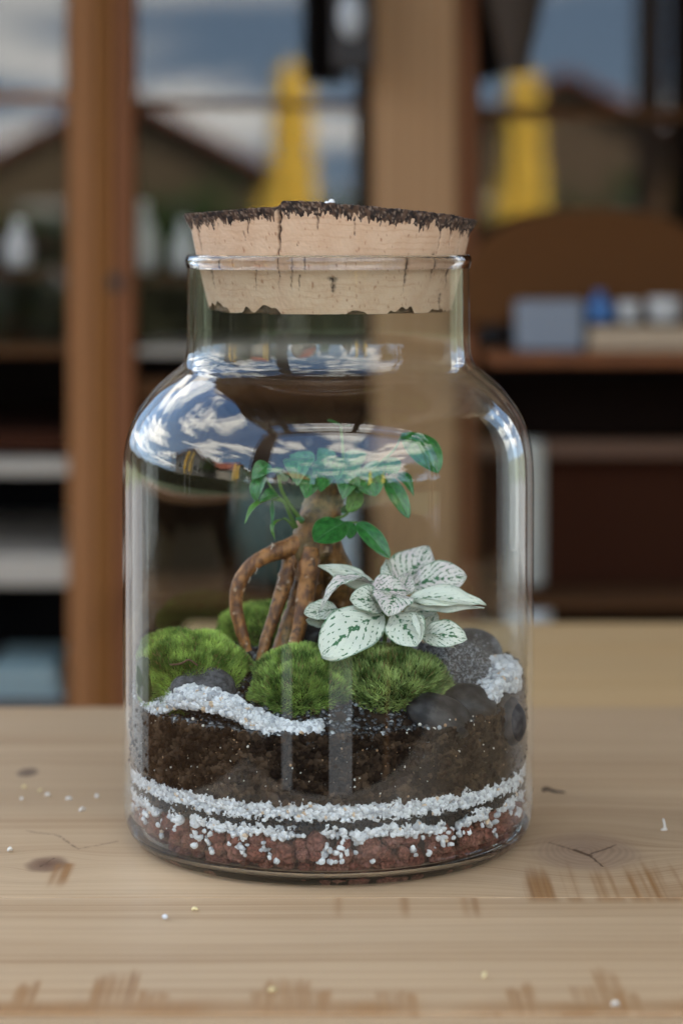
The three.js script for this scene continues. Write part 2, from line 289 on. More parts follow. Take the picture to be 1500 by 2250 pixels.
// ---------------------------------------------------------------- the cork stopper
{
  const cork = thing('cork_stopper', 'thick tapered natural cork stopper with dark bark on top plugging the jar neck', 'stopper', V(0.001, 0.2186, 0));
  const C = V(0.001, 0, 0);
  const key = [[-0.066, 0.2570], [-0.056, 0.2590], [-0.040, 0.2600], [-0.0235, 0.2612], [-0.0212, 0.2606], [-0.0190, 0.2632], [-0.014, 0.2638], [0, 0.2628], [0.012, 0.2618], [0.03, 0.2600], [0.046, 0.2585], [0.052, 0.2572], [0.066, 0.2552]];
  const topY = (x) => { for (let i = 1; i < key.length; i++) if (x <= key[i][0]) { const t = (x - key[i - 1][0]) / (key[i][0] - key[i - 1][0]); return lerp(key[i - 1][1], key[i][1], t); } return key[key.length - 1][1]; };
  const rad = (y) => y < 0.2414 ? lerp(0.0503, 0.0557, (y - 0.2186) / 0.0228) : lerp(0.0557, 0.0600, (y - 0.2414) / 0.02);
  const chipY = (a) => { const f = Math.sin(a); return 0.0002 + 0.0058 * clamp(0.36 + 1.3 * noise(Math.cos(a) * 3.3, Math.sin(a) * 3.3, 3) + 0.35 * noise(Math.cos(a) * 14, Math.sin(a) * 14, 6), 0, 1) * sstep(-0.2, 0.6, f); };
  // cracks: px, top, bottom, half width (mm), depth (mm), lean
  const cracks = [[612, 450, 548, 0.9, 3.2, 2], [612, 548, 640, 0.35, 0.8, 0], [541, 486, 520, 0.35, 0.9, 3], [534, 508, 530, 0.25, 0.7, 2], [452, 487, 505, 0.25, 0.8, 0], [474, 490, 502, 0.25, 0.6, 0], [422, 500, 560, 0.4, 1.0, 12], [455, 590, 640, 0.4, 0.9, 8], [700, 470, 506, 0.6, 0.8, -1],
    [780, 478, 520, 0.3, 1.0, 0], [762, 470, 486, 0.4, 0.9, 1], [746, 470, 484, 0.3, 0.9, 0], [813, 472, 484, 0.3, 0.8, 0], [653, 532, 548, 0.2, 0.6, 0], [640, 575, 640, 0.4, 0.5, 0], [657, 605, 640, 0.35, 0.5, 0], [894, 575, 640, 0.75, 0.8, -6], [957, 560, 620, 0.6, 0.8, -8], [973, 500, 560, 0.35, 0.8, -9], [1000, 480, 545, 0.5, 1.6, -6], [1025, 500, 560, 0.35, 1.0, -12], [992, 590, 640, 0.45, 0.7, -8], [975, 650, 690, 0.5, 0.8, -4], [670, 570, 600, 0.4, 0.5, 0], [730, 610, 645, 1.6, 0.5, 4], [480, 575, 600, 0.5, 0.4, 0], [560, 590, 640, 0.25, 0.4, 0]];
  const fissures = cracks.map(([px, y0, y1, w, d, lean]) => {
    const dep = 0.895, Y = (py) => EYE - (py - YH) * dep / F;
    return { px, lean, x: (q) => ((px + lean * q) - 750) * dep / F + CX - C.x, y0: Y(y0), y1: Y(y1), w: w / 1000, d: d / 1000 };
  });
  const NU = 900, NV = 96, cr = new Float32Array((NU + 1) * (NV + 1)); let ci = 0;
  const body = grid(NU, NV, (u, v) => {
    const a = u * Math.PI * 2 , sx = Math.cos(a), sz = Math.sin(a), yb = 0.2186 + chipY(a);
    let x = sx * 0.058, yt = topY(x) - 0.0012;
    const y = lerp(yb, yt, v); let r = rad(y) + 0.0004 * fbm(sx * 6, y * 90, sz * 6, 4) + 0.00015 * noise(sx * 60, y * 700, sz * 60), dark = 0;
    if (sz > -0.1) for (const f of fissures) {
      const q = (f.y0 - y) / (f.y0 - f.y1); if (q < -0.1 || q > 1.1) continue;
      const c = f.x(clamp(q, 0, 1)) + 0.0006 * noise(y * 380, f.px, 2), w = f.w * (1.25 - 0.95 * q) * (0.7 + 0.5 * noise(y * 900, f.px * 0.37, 5)), m = Math.exp(-Math.pow((sx * r - c) / Math.max(w, 0.00008), 2)) * sstep(-0.1, 0.03, q) * (1 - sstep(0.8, 1.1, q));
      const spot = clamp(0.75 + 0.9 * noise(sx * 90, y * 800, f.px), 0, 1);
      r -= f.d * m * 0.8; dark = Math.max(dark, m * spot);
    }
    cr[ci++] = dark;
    return V(C.x + sx * r, y, sz * r);
  }, true);
  paint(body, (x, y, z, i) => {
    const a = Math.atan2(z, x - C.x), wob = 0.0011 * noise(Math.cos(a) * 5, Math.sin(a) * 5, y * 60) + 0.0005 * noise(Math.cos(a) * 22, Math.sin(a) * 22, 4);
    const l1 = Math.pow(0.5 + 0.5 * Math.sin((y + wob) * 2600), 7), l2 = Math.pow(0.5 + 0.5 * Math.sin((y + wob * 1.3) * 6100 + 2), 4);
    let c = mix3([0.63, 0.44, 0.295], [0.44, 0.245, 0.135], 0.48 * l1 * clamp(0.35 + 1.2 * noise(Math.cos(a) * 4, Math.sin(a) * 4, y * 260), 0, 1) + 0.22 * l2 * clamp(0.5 + noise(Math.cos(a) * 9, Math.sin(a) * 9, y * 90), 0, 1) + 0.55 * clamp(fbm(Math.cos(a) * 7, y * 120, Math.sin(a) * 7, 4) + 0.2, 0, 1));
    const fleck = sstep(0.46, 0.62, noise(Math.cos(a) * 48, y * 420, Math.sin(a) * 75)); c = mix3(c, [0.30, 0.13, 0.06], 0.7 * fleck);
    return mix3(c, [0.035, 0.018, 0.012], clamp(cr[i] * 1.15, 0, 1));
  });
  const corkMat = std([1, 1, 1], 0.92, { vertexColors: true });
  part('cork_body', body, corkMat, cork);
  const crust = grid(720, 26, (u, v) => {
    const a = u * Math.PI * 2, sx = Math.cos(a), sz = Math.sin(a);
    const yt = topY(sx * 0.058);
    if (v < 0.62) {                                             // ragged rim of bark
      const t = v / 0.62, y = yt - 0.0098 * (1 - t);
      const rag = 0.8 * noise(sx * 14, sz * 14, 2) + 1.1 * noise(sx * 62, y * 330, sz * 62) + 0.7 * noise(sx * 110, y * 160, sz * 110);
      const gap = Math.exp(-Math.pow((sx * 0.059 - fissures[0].x(0)) / 0.0012, 2)) * (sz > 0 ? 1 : 0);
      const r = rad(y) + 0.0011 * (rag * 0.8 + lerp(-1.7, 1.3, Math.pow(t, 0.8))) + 0.0008 * fbm(sx * 45, y * 700, sz * 45, 3) - 0.004 * gap;
      return V(C.x + sx * r, y + 0.0006 * noise(sx * 40, sz * 40, y * 500) - 0.003 * gap, sz * r);
    }
    const t = (v - 0.62) / 0.38, r = rad(yt) * (1 - t) + 0.0002, x = sx * r, z = sz * r;
    return V(C.x + x, topY(x) + 0.0008 + 0.0011 * fbm(x * 260, z * 260, 3, 4) - 0.0006 * (1 - t) - 0.0006, z);
  }, true);
  paint(crust, (x, y, z) => { const n = fbm(x * 420, y * 420, z * 420, 4); return mix3(mix3([0.022, 0.015, 0.013], [0.115, 0.066, 0.042], sstep(-0.18, 0.22, n)), [0.34, 0.25, 0.19], sstep(0.22, 0.42, noise(x * 900, y * 900, z * 900)) * 0.75); });
  part('bark_crust', crust, corkMat, cork);
  const under = grid(400, 14, (u, v) => {
    const a = u * Math.PI * 2, sx = Math.cos(a), sz = Math.sin(a);
    if (v < 0.5) { const t = v * 2, y = lerp(0.2262, 0.2189, t), r = 0.966 * rad(y) - 0.0004 + 0.0006 * fbm(sx * 20, y * 700, sz * 20, 3); return V(C.x + sx * r, y + 0.0004 * noise(sx * 16, sz * 16, 1) - 0.0012 * t * clamp(noise(sx * 5, sz * 5, 8), 0, 1), sz * r); }
    const t = (v - 0.5) * 2, r = 0.0482 * (1 - t) + 0.0001; return V(C.x + sx * r, 0.2187 + 0.0010 * fbm(sx * r * 150, sz * r * 150, 2, 3), sz * r);
  }, true);
  paint(under, (x, y, z) => mix3([0.10, 0.065, 0.04], [0.27, 0.18, 0.11], sstep(-0.2, 0.25, fbm(x * 200, y * 900, z * 200, 3))));
  part('bark_underside', under, corkMat, cork);
  const w = std([0.85, 0.87, 0.88], 0.4);
  const put = (px, py, z, s, lab) => { const p = at(px, py, z), o = mesh('gravel_grain', ball(2, (x, y, zz) => s * (1 + 0.3 * noise(x * 2, y * 2, zz * 2 + px))), w); o.position.copy(p); tag(o, lab, 'gravel grain', 'white grains on the cork top'); };
  put(718, 447, 0.030, 0.0009, 'white grain at left of the pair on the cork top'); put(728, 444, 0.030, 0.0012, 'larger white grain at right of the pair on the cork top');
  put(827, 472, 0.048, 0.0006, 'tiny white grain stuck in the front bark right of the cork middle');
}

// ---------------------------------------------------------------- layers inside the jar
const groundY = (x, z) => { const R = Math.hypot(x, z); return 0.0585 + 0.0150 * sstep(0.081, 0.036, R) + 0.009 * sstep(0.03, -0.03, z) * sstep(0.03, 0.08, R) + 0.0012 * noise(x * 50, z * 50, 4) + 0.0025 * sstep(0.045, 0.08, x); };
const stone = (seed, d = 1) => ball(d, (x, y, z) => 1 + 0.42 * noise(x * 1.7 + seed, y * 1.7, z * 1.7) + 0.14 * noise(x * 4 + seed, y * 4, z * 4));
const G1 = [stone(1), stone(8), stone(15)];
function chunks(name, mat, list, parent) { const l = [[], [], []]; list.forEach((e, i) => l[i % 3].push(e)); l.forEach((e, i) => scatter(name, G1[i], mat, e, parent)); }
{
  const r = rng(11);
  // potting soil: a solid plug with a crumbly skin
  const soil = thing('potting_soil', 'dark brown potting soil filling the middle of the jar', 'soil', V(0, 0.03, 0)); soil.userData.kind = 'stuff';
  const plug = grid(220, 34, (u, v) => {
    const a = u * Math.PI * 2, sx = Math.cos(a), sz = Math.sin(a);
    if (v < 0.5) { const R = 0.0806 + 0.0003 * noise(sx * 30, v * 60, sz * 30); return V(sx * R, lerp(0.026, groundY(sx * R, sz * R), v * 2), sz * R); }
    const R = 0.0806 * (1 - (v - 0.5) * 2) + 0.0001, x = sx * R, z = sz * R; return V(x, groundY(x, z), z);
  }, true);
  paint(plug, (x, y, z) => mix3([0.012, 0.008, 0.006], [0.05, 0.032, 0.021], sstep(-0.2, 0.3, fbm(x * 500, y * 500, z * 500, 3))));
  part('soil_mass', plug, matt([1, 1, 1], { vertexColors: true }), soil);
  const crumbs = [], specks = [];
  for (let i = 0; i < 26000; i++) {
    const a = r() * Math.PI * 2, sx = Math.cos(a), sz = Math.sin(a), top = groundY(sx * 0.08, sz * 0.08), y = lerp(0.0330, top + 0.0005, r()), s = 0.0003 + 0.0013 * Math.pow(r(), 3);
    const n = fbm(a * 9, y * 190, 1, 4), tone = clamp(0.42 + 1.5 * n + 0.6 * (r() - 0.5), 0, 1);
    crumbs.push([V(sx * (0.0815 - s * 0.6), y, sz * (0.0815 - s * 0.6)), V(s * (0.8 + r()), s * (0.7 + r() * 0.6), s * (0.8 + r())), mix3([0.010, 0.006, 0.004], [0.085, 0.054, 0.034], tone * tone)]);
  }
  for (let i = 0; i < 700; i++) { const a = r() * Math.PI * 2, y = lerp(0.034, 0.062, r()), s = 0.00025 + 0.0005 * Math.pow(r(), 3); specks.push([V(Math.cos(a) * (0.0817 - s * 0.5), y, Math.sin(a) * (0.0817 - s * 0.5)), s, r() < 0.55 ? [0.62, 0.58, 0.52] : [0.36, 0.22, 0.12]]); }
  chunks('soil_crumbs', matt([1, 1, 1]), crumbs, soil);
  chunks('perlite_specks', std([1, 1, 1], 0.8), specks, soil);
  const fib = [], q = new THREE.Quaternion();
  for (let i = 0; i < 900; i++) { const a = r() * Math.PI * 2, y = lerp(0.029, 0.06, r()); q.setFromEuler(new THREE.Euler(0, -a + Math.PI / 2, (r() - 0.5) * 2.6, 'YXZ')); fib.push([V(Math.cos(a) * 0.0813, y, Math.sin(a) * 0.0813), V(0.0008 + 0.002 * r() * r(), 0.00016 + 0.0001 * r(), 0.00016), mix3([0.10, 0.06, 0.035], [0.40, 0.28, 0.18], r() * r()), q.clone()]); }
  scatter('root_fibres', ball(1, () => 1), std([1, 1, 1], 0.9), fib, soil);

  // black wet granules on the surface
  const black = thing('black_granules', 'shiny wet black granules covering the soil between the moss cushions', 'granules', V(0, 0.06, 0)); black.userData.kind = 'stuff';
  const bg = [];
  for (let i = 0; i < 5200; i++) {
    const R = 0.0808 * Math.sqrt(r()), a = r() * Math.PI * 2, x = Math.cos(a) * R, z = Math.sin(a) * R, s = 0.0007 + 0.0011 * r() * r();
    if (z > 0.02 || r() < 0.6) bg.push([V(x * 0.985, groundY(x, z) + s * 0.3, z * 0.985), s, r() < 0.06 ? [0.30, 0.31, 0.32] : mix3([0.010, 0.011, 0.013], [0.05, 0.05, 0.055], r() * r())]);
  }
  for (let i = 0; i < 1300; i++) { const a = Math.PI * (0.02 + 0.96 * r()), x = Math.cos(a), z = Math.sin(a), k = sstep(-0.3, 0.35, x), y = groundY(x * 0.08, z * 0.08) + 0.0012 - (0.002 + 0.012 * k) * r(), s = 0.0006 + 0.0009 * r() * r(); bg.push([V(x * (0.0815 - s), y, z * (0.0815 - s)), s, r() < 0.10 ? [0.34, 0.36, 0.38] : mix3([0.010, 0.011, 0.013], [0.055, 0.055, 0.06], r() * r())]); }
  chunks('granules', phys({ color: 0xffffff, roughness: 0.28, clearcoat: 0.5, clearcoatRoughness: 0.2 }), bg, black);

  const whiteMat = phys({ color: 0xffffff, roughness: 0.45, flatShading: true });
  const white = () => { const k = 0.50 + 0.30 * r(); return r() < 0.03 ? [0.60, 0.44, 0.30] : r() < 0.22 ? [k * 0.62, k * 0.63, k * 0.66] : [k, k * 1.0, k * 1.015]; };
  const ring = (thingGroup, n, y0, y1, s0, s1, keep = () => true, mat = whiteMat, colour = white, deep = 2, nm = 'grains') => {
    const l = [];
    for (let i = 0; i < n; i++) {
      const a = r() * Math.PI * 2, cx = Math.cos(a), cz = Math.sin(a), lo = y0(a), hi = y1(a), y = lerp(lo, hi, r()), s = lerp(s0, s1, r() * r()), lay = Math.floor(r() * deep);
      const wall = y < 0.0115 ? lerp(0.0775, 0.0815, sstep(0.0045, 0.0115, y)) : 0.0818;
      if (keep(a, y)) l.push([V(cx * (wall - s * 0.95 - lay * s * 1.4), y, cz * (wall - s * 0.95 - lay * s * 1.4)), V(s * (0.6 + 0.8 * r()), s * (0.55 + 0.75 * r()), s * (0.6 + 0.8 * r())), colour(a, y)]);
    }
    chunks(nm, mat, l, thingGroup);
  };
  const wav = (a, k, s) => noise(Math.cos(a) * k, Math.sin(a) * k, s);
  const up = thing('white_gravel_band', 'bright white gravel band running level round the jar between soil and charcoal', 'gravel', V(0, 0.028, 0)); up.userData.kind = 'stuff';
  ring(up, 9500, (a) => 0.0262 + 0.0009 * wav(a, 6, 2), (a) => 0.0332 + 0.0012 * wav(a, 4, 5) + 0.0008 * wav(a, 20, 5), 0.0007, 0.0015, undefined, whiteMat, white, 3);
  { const c = new THREE.CylinderGeometry(0.0809, 0.0809, 0.0062, 90, 1, true); c.translate(0, 0.0300, 0); part('gravel_core', c, std([0.42, 0.43, 0.44], 0.9), up); }
  const coal = thing('charcoal_layer', 'thin black charcoal layer under the upper white gravel band', 'charcoal', V(0, 0.024, 0)); coal.userData.kind = 'stuff';
  ring(coal, 2600, (a) => 0.0225 + 0.001 * wav(a, 5, 9), (a) => 0.0272, 0.0007, 0.0015, undefined, matt([1, 1, 1]), () => { const k = 0.008 + 0.03 * r() * r(); return [k, k, k * 1.06]; });
  const low = thing('lower_white_gravel', 'uneven lower white gravel trickling down between the red lava rocks', 'gravel', V(0, 0.018, 0)); low.userData.kind = 'stuff';
  ring(low, 4600, (a) => 0.0196 + 0.0024 * wav(a, 7, 12), (a) => 0.0238 + 0.0014 * wav(a, 6, 14), 0.0008, 0.0018, (a, y) => noise(Math.cos(a) * 9, Math.sin(a) * 9, y * 150 + 3) > -0.22);
  ring(low, 900, (a) => 0.0100, (a) => 0.0185, 0.0008, 0.0018, (a, y) => noise(Math.cos(a) * 11, Math.sin(a) * 11, y * 90) > 0.12 - 0.2 * sstep(0.012, 0.019, y));

  // red lava rocks: each one a rock
  const lava = [0, 1, 2, 3, 4, 5].map((k) => ball(7, (x, y, z) => 1 + 0.30 * noise(x * 1.5 + k * 7, y * 1.5, z * 1.5) + 0.16 * noise(x * 4 + k * 3, y * 4, z * 4) - 0.20 * Math.pow(clamp(noise(x * 8 + k, y * 8, z * 8) + 0.1, 0, 1), 1.2)));
  lava.forEach((g, k) => paint(g, (x, y, z) => { const n = fbm(x * 5 + k, y * 5, z * 5, 3); return mix3([0.075, 0.026, 0.018], [0.27, 0.108, 0.078], sstep(-0.25, 0.3, n)); }));
  const lm = [matt([1, 1, 1], { vertexColors: true }), matt([0.8, 0.72, 0.72], { vertexColors: true }), matt([1.0, 1.08, 1.12], { vertexColors: true })];
  let proto = null, ln = 0;
  const rock = (a, y, s, R) => {
    const o = mesh('lava_rock', lava[ln % 6], lm[(ln * 7) % 3]); ln++;
    o.position.set(Math.cos(a) * R, y, Math.sin(a) * R); o.rotation.set(r() * 6, r() * 6, r() * 6); o.scale.set(s * (0.85 + 0.4 * r()), s * (0.8 + 0.3 * r()), s * (0.85 + 0.3 * r()));
    tag(o, 'rough reddish brown lava rock in the drainage layer at the bottom of the jar', 'lava rock', 'lava rocks of the drainage layer at the bottom of the jar');
  };
  for (let k = 0; k < 3; k++) { const n = 60 - k * 2; for (let i = 0; i < n; i++) { const a = (i + 0.5 * k + 0.5 * r()) / n * Math.PI * 2, s = 0.0027 + 0.0030 * Math.pow(r(), 1.5); if (Math.sin(a) < -0.45) continue; rock(a, 0.0076 + k * 0.0047 + 0.001 * (r() - 0.5), s, (k === 0 ? 0.0765 : 0.0808) - s * 0.95); } }
  const sub = thing('lava_gravel', 'dark lava gravel deep inside the drainage layer', 'gravel', V(0, 0.006, 0)); sub.userData.kind = 'stuff';
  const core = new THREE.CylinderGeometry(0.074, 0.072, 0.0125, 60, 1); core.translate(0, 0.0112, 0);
  part('gravel_core', core, std([0.06, 0.025, 0.018], 1), sub);  // plain dark red-brown cylinder filling the middle behind the rocks
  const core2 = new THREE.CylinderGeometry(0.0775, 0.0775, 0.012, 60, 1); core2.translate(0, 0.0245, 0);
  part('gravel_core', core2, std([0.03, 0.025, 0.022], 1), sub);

  // white gravel on the surface
  const wallAt = (px) => { let w = 0.06; for (let k = 0; k < 12; k++) { const x = (px - 750) * (D0 - w) / F + CX; w = 0.5 * w + 0.5 * Math.sqrt(Math.max(0, 0.0802 * 0.0802 - x * x)); } return w; };
  const topG = (name, label, n, spot, s0, s1) => {
    const t = thing(name, label, 'gravel', V(0, 0.06, 0)); t.userData.kind = 'stuff';
    const l = []; for (let i = 0; i < n; i++) { const p = spot(r(), r(), r()); if (p && Math.hypot(p.x, p.z) < 0.0806) l.push([p, lerp(s0, s1, r()), white()]); }
    chunks('grains', whiteMat, l, t);
  };
  topG('white_gravel_strip', 'strip of white gravel along the front glass below the left moss cushion', 1700, (a, b, c) => {
    const px = lerp(306, 706, a), mid = px < 450 ? lerp(1558, 1532, sstep(306, 400, px)) : lerp(1532, 1605, sstep(440, 640, px)), half = px < 620 ? lerp(15, 23, sstep(310, 400, px)) : 15;
    const py = mid + (b * 2 - 1) * half + 9 * noise(px * 0.03, 2, 2), wallZ = wallAt(px), z = wallZ - 0.0022 * c - (py < mid ? (mid - py) * 0.00022 : 0), p = at(px, py, z); p.y = Math.max(p.y, groundY(p.x, p.z) + 0.0006); return p;
  }, 0.0009, 0.00155);
  topG('white_gravel_heap', 'heap of white gravel against the right glass beside the round stone', 900, (a, b, c) => {
    const x = 0.0665 + 0.016 * (a - 0.5) * 1.5, z = 0.006 + 0.040 * (b - 0.45), h = 0.0735 - 40 * Math.pow(x - 0.070, 2) - 6 * Math.pow(z - 0.004, 2) + 0.002 * noise(x * 120, z * 120, 8);
    return V(x, h - 0.005 * c * c + 0.0004, z);
  }, 0.001, 0.0018);
  topG('white_gravel_patch', 'small patch of white gravel low against the right glass in front of the heap', 330, (a, b, c) => { const ang = lerp(0.30, 0.62, a), R = 0.0795 - 0.006 * c; return V(Math.cos(ang) * R, 0.0655 + 0.0075 * b - 0.006 * (ang - 0.3), Math.sin(ang) * R); }, 0.0009, 0.0016);
}

// ---------------------------------------------------------------- stones
{
  const dark = [0.030, 0.028, 0.029];
  const speck = (dens, lo, hi, f) => (x, y, z) => { const n = noise(x * f, y * f, z * f), m = noise(x * f * 2.3, y * f * 2.3, z * f * 2.3 + 4); return mix3(mix3(dark, [0.075, 0.07, 0.07], 0.5 + 0.5 * fbm(x * f * 0.3, y * f * 0.3, z * f * 0.3, 3)), [lo, lo, lo * 1.03], sstep(dens, dens + 0.14, Math.max(n, m))); };
  const lay = (name, label, cat, c, s, rot, geo, mat, group) => { const o = mesh(name, geo, mat); o.position.copy(c); o.scale.set(...s); o.rotation.set(...rot); return tag(o, label, cat, group); };
  const vm = (r) => std([1, 1, 1], r, { vertexColors: true });
  const g1 = paint(ball(40, (x, y, z) => 1 + 0.07 * noise(x * 1.3, y * 1.3, z * 1.3)), (x, y, z) => { const n = fbm(x * 5, y * 5, z * 5, 4), d = sstep(0.25, 0.45, noise(x * 13, y * 13, z * 13)); return mix3(mix3([0.035, 0.035, 0.038], [0.10, 0.10, 0.108], sstep(-0.3, 0.3, n)), [0.02, 0.02, 0.02], d * 0.6); });
  lay('grey_stone', 'rounded mottled grey stone half buried in white gravel at the foot of the left moss', 'stone', at(446, 1516, 0.044), [0.0130, 0.0100, 0.0100], [0, 0.3, 0], g1, vm(0.75));
  const g2 = paint(ball(48, (x, y, z) => 1 + 0.05 * noise(x * 1.2 + 4, y * 1.2, z * 1.2)), speck(0.40, 0.34, 0.4, 11));
  lay('round_stone', 'smooth round dark stone with pale speckles at the right behind the pebbles', 'stone', at(1033, 1447, -0.006), [0.0140, 0.0130, 0.0135], [0, 0, 0.1], g2, vm(0.5));
  const g3 = paint(ball(48, (x, y, z) => 1 + 0.12 * noise(x * 1.5 + 9, y * 1.5, z * 1.5) + 0.05 * noise(x * 7, y * 7, z * 7) + 0.035 * noise(x * 18, y * 18, z * 18)), speck(0.20, 0.27, 0.32, 14));
  lay('porous_stone', 'rough porous dark stone leaning on the front of the round speckled stone', 'stone', at(1007, 1476, 0.016), [0.0140, 0.0128, 0.0105], [0.1, 0, -0.35], g3, vm(0.92));
  const pb = (k) => paint(ball(24, (x, y, z) => 1 + 0.10 * noise(x * 1.1 + k, y * 1.1, z * 1.1)), (x, y, z) => { const n = fbm(x * 3 + k, y * 3, z * 3, 4); return mix3([0.013, 0.012, 0.012], [0.045, 0.041, 0.040], sstep(-0.3, 0.4, n)); });
  const pm = () => phys({ color: 0xffffff, vertexColors: true, roughness: 0.5, specularIntensity: 0.55 }), gr = 'smooth black pebbles in front of the speckled stones';
  lay('black_pebble', 'flat black pebble standing upright against the right moss cushion', 'pebble', at(936, 1505, 0.038), [0.0050, 0.0115, 0.0060], [0.1, 0.2, -0.36], pb(1), pm(), gr);
  lay('black_pebble', 'largest black pebble lying tilted at the front, touching the soil edge', 'pebble', at(966, 1576, 0.0570), [0.0138, 0.0078, 0.0105], [0.5, 0, -0.42], pb(4), pm(), gr);
  lay('black_pebble', 'oval black pebble with a soft shine, in the middle of the group', 'pebble', at(1030, 1548, 0.044), [0.0112, 0.0072, 0.0098], [0.35, 0, -0.12], pb(7), pm(), gr);
  lay('black_pebble', 'slim black pebble lying slanted below the rough stone on the right', 'pebble', at(1085, 1533, 0.031), [0.0090, 0.0040, 0.0070], [0.2, 0.3, -0.62], pb(10), pm(), gr);
  lay('black_pebble', 'dark grey pebble pressed against the right glass below the white gravel', 'pebble', at(1112, 1582, 0.0350), [0.0075, 0.0110, 0.0080], [0, 0.6, 0.22], pb(13), std([1.25, 1.2, 1.15], 0.7, { vertexColors: true }), gr);
  lay('black_pebble', 'small black pebble tucked behind the leaf at the foot of the bonsai', 'pebble', at(690, 1396, 0.010), [0.0080, 0.0055, 0.0070], [0, 0.2, 0.5], pb(16), pm(), gr);
  lay('black_pebble', 'small black pebble behind the oval one under the rough stone', 'pebble', at(1000, 1530, 0.034), [0.0085, 0.0048, 0.0070], [0.2, 0, 0.1], pb(19), pm(), gr);
}

// ---------------------------------------------------------------- moss cushions
{
  const bladeGeo = (() => {
    const g = grid(2, 4, (u, v) => { const w = 0.5 * (1 - Math.pow(v, 1.7)) * (0.55 + 0.6 * v) + 0.015, c = (u - 0.5) * 2; return V(c * w * 0.16, v, 0.16 * v * v - 0.05 * Math.abs(c) * w); });
    return g;
  })();
  const mat = phys({ color: 0xffffff, roughness: 0.55, specularIntensity: 0.5 });
  const up = V(0, 1, 0);
  function cushion(label, c, s, n, len, tones, seed, lean = V(0, 0.4, 0.1), shape = 0.18) {
    const t = thing('moss_cushion', label, 'moss', V(c.x, c.y - s.y, c.z), 'moss cushions in the jar'), r = rng(seed);
    const form = (x, y, z) => 1 + shape * noise(x * 1.4 + seed, y * 1.4, z * 1.4) + 0.05 * noise(x * 4 + seed, y * 4, z * 4);
    const core = ball(14, (x, y, z) => form(x, y, z) * 0.97); core.scale(s.x, s.y, s.z); core.translate(c.x, c.y, c.z); core.computeVertexNormals();
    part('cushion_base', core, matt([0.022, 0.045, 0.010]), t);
    const l = [], q = new THREE.Quaternion(), q2 = new THREE.Quaternion();
    for (let i = 0; i < n; i++) {
      const cy = lerp(-0.75, 1, r()), a = r() * Math.PI * 2, h = Math.sqrt(1 - cy * cy), x = h * Math.cos(a), y = cy, z = h * Math.sin(a), f = form(x, y, z);
      const p = V(c.x + x * s.x * f, c.y + y * s.y * f, c.z + z * s.z * f); if (Math.hypot(p.x, p.z) > 0.0806) continue;
      const nrm = V(x / s.x, y / s.y, z / s.z).normalize(), patch = fbm(x * 2.6 + seed, y * 2.6, z * 2.6, 3), tuft = V(noise(x * 5, y * 5, z * 5 + seed), 0, noise(x * 5 + 7, y * 5, z * 5 + seed));
      const dir = nrm.multiplyScalar(0.85).add(lean).addScaledVector(tuft, 0.7).add(V(r() - 0.5, r() * 0.4, r() - 0.5).multiplyScalar(0.75)).normalize();
      q.setFromUnitVectors(up, dir); q2.setFromAxisAngle(up, r() * 6.28); q.multiply(q2);
      const L = len * (0.65 + 0.6 * r()), tone = clamp(0.45 + 1.7 * patch + 0.5 * (r() - 0.5), 0, 1);
      const wall = 0.0812, e = p.clone().addScaledVector(dir, L); if (Math.hypot(e.x, e.z) > wall) { const k = wall / Math.hypot(e.x, e.z); p.x *= k; p.z *= k; }
      l.push([p, V(L * (0.75 + 0.5 * r()), L, L), r() < 0.06 + 0.10 * sstep(0.15, 0.35, -patch) ? [0.26, 0.19, 0.08] : mix3(tones[0], tones[1], tone), q.clone()]);
    }
    scatter('moss_blades', bladeGeo, mat, l, t);
    return t;
  }
  const A = [[0.06, 0.15, 0.018], [0.50, 0.68, 0.15]];
  const m1 = cushion('large rounded bright green moss cushion against the left glass', at(424, 1485, 0.022), V(0.0226, 0.0172, 0.027), 36000, 0.0027, A, 3, V(0, 0.4, 0.1), 0.26);
  const tw = capped([at(372, 1461, 0.0505), at(398, 1458, 0.0512), at(415, 1450, 0.0515), at(436, 1463, 0.0512)], () => 0.0004, 6, 24); part('dead_stalk', tw, std([0.10, 0.055, 0.03], 0.9), m1);
  cushion('moss cushion behind the bonsai roots at the back', at(592, 1402, -0.042), V(0.0205, 0.0145, 0.020), 16000, 0.0028, A, 8);
  cushion('soft green moss cushion in the front middle below the bonsai', at(664, 1512, 0.043), V(0.0190, 0.0134, 0.0205), 28000, 0.0029, [[0.06, 0.125, 0.022], [0.48, 0.64, 0.16]], 15, V(0, 0.4, 0.1), 0.28);
  cushion('shaggy long haired moss cushion under the white spotted leaves', at(848, 1500, 0.040), V(0.0225, 0.0135, 0.0190), 20000, 0.0036, [[0.06, 0.12, 0.022], [0.52, 0.64, 0.22]], 21, V(0, 0.55, 0.1), 0.25);
}

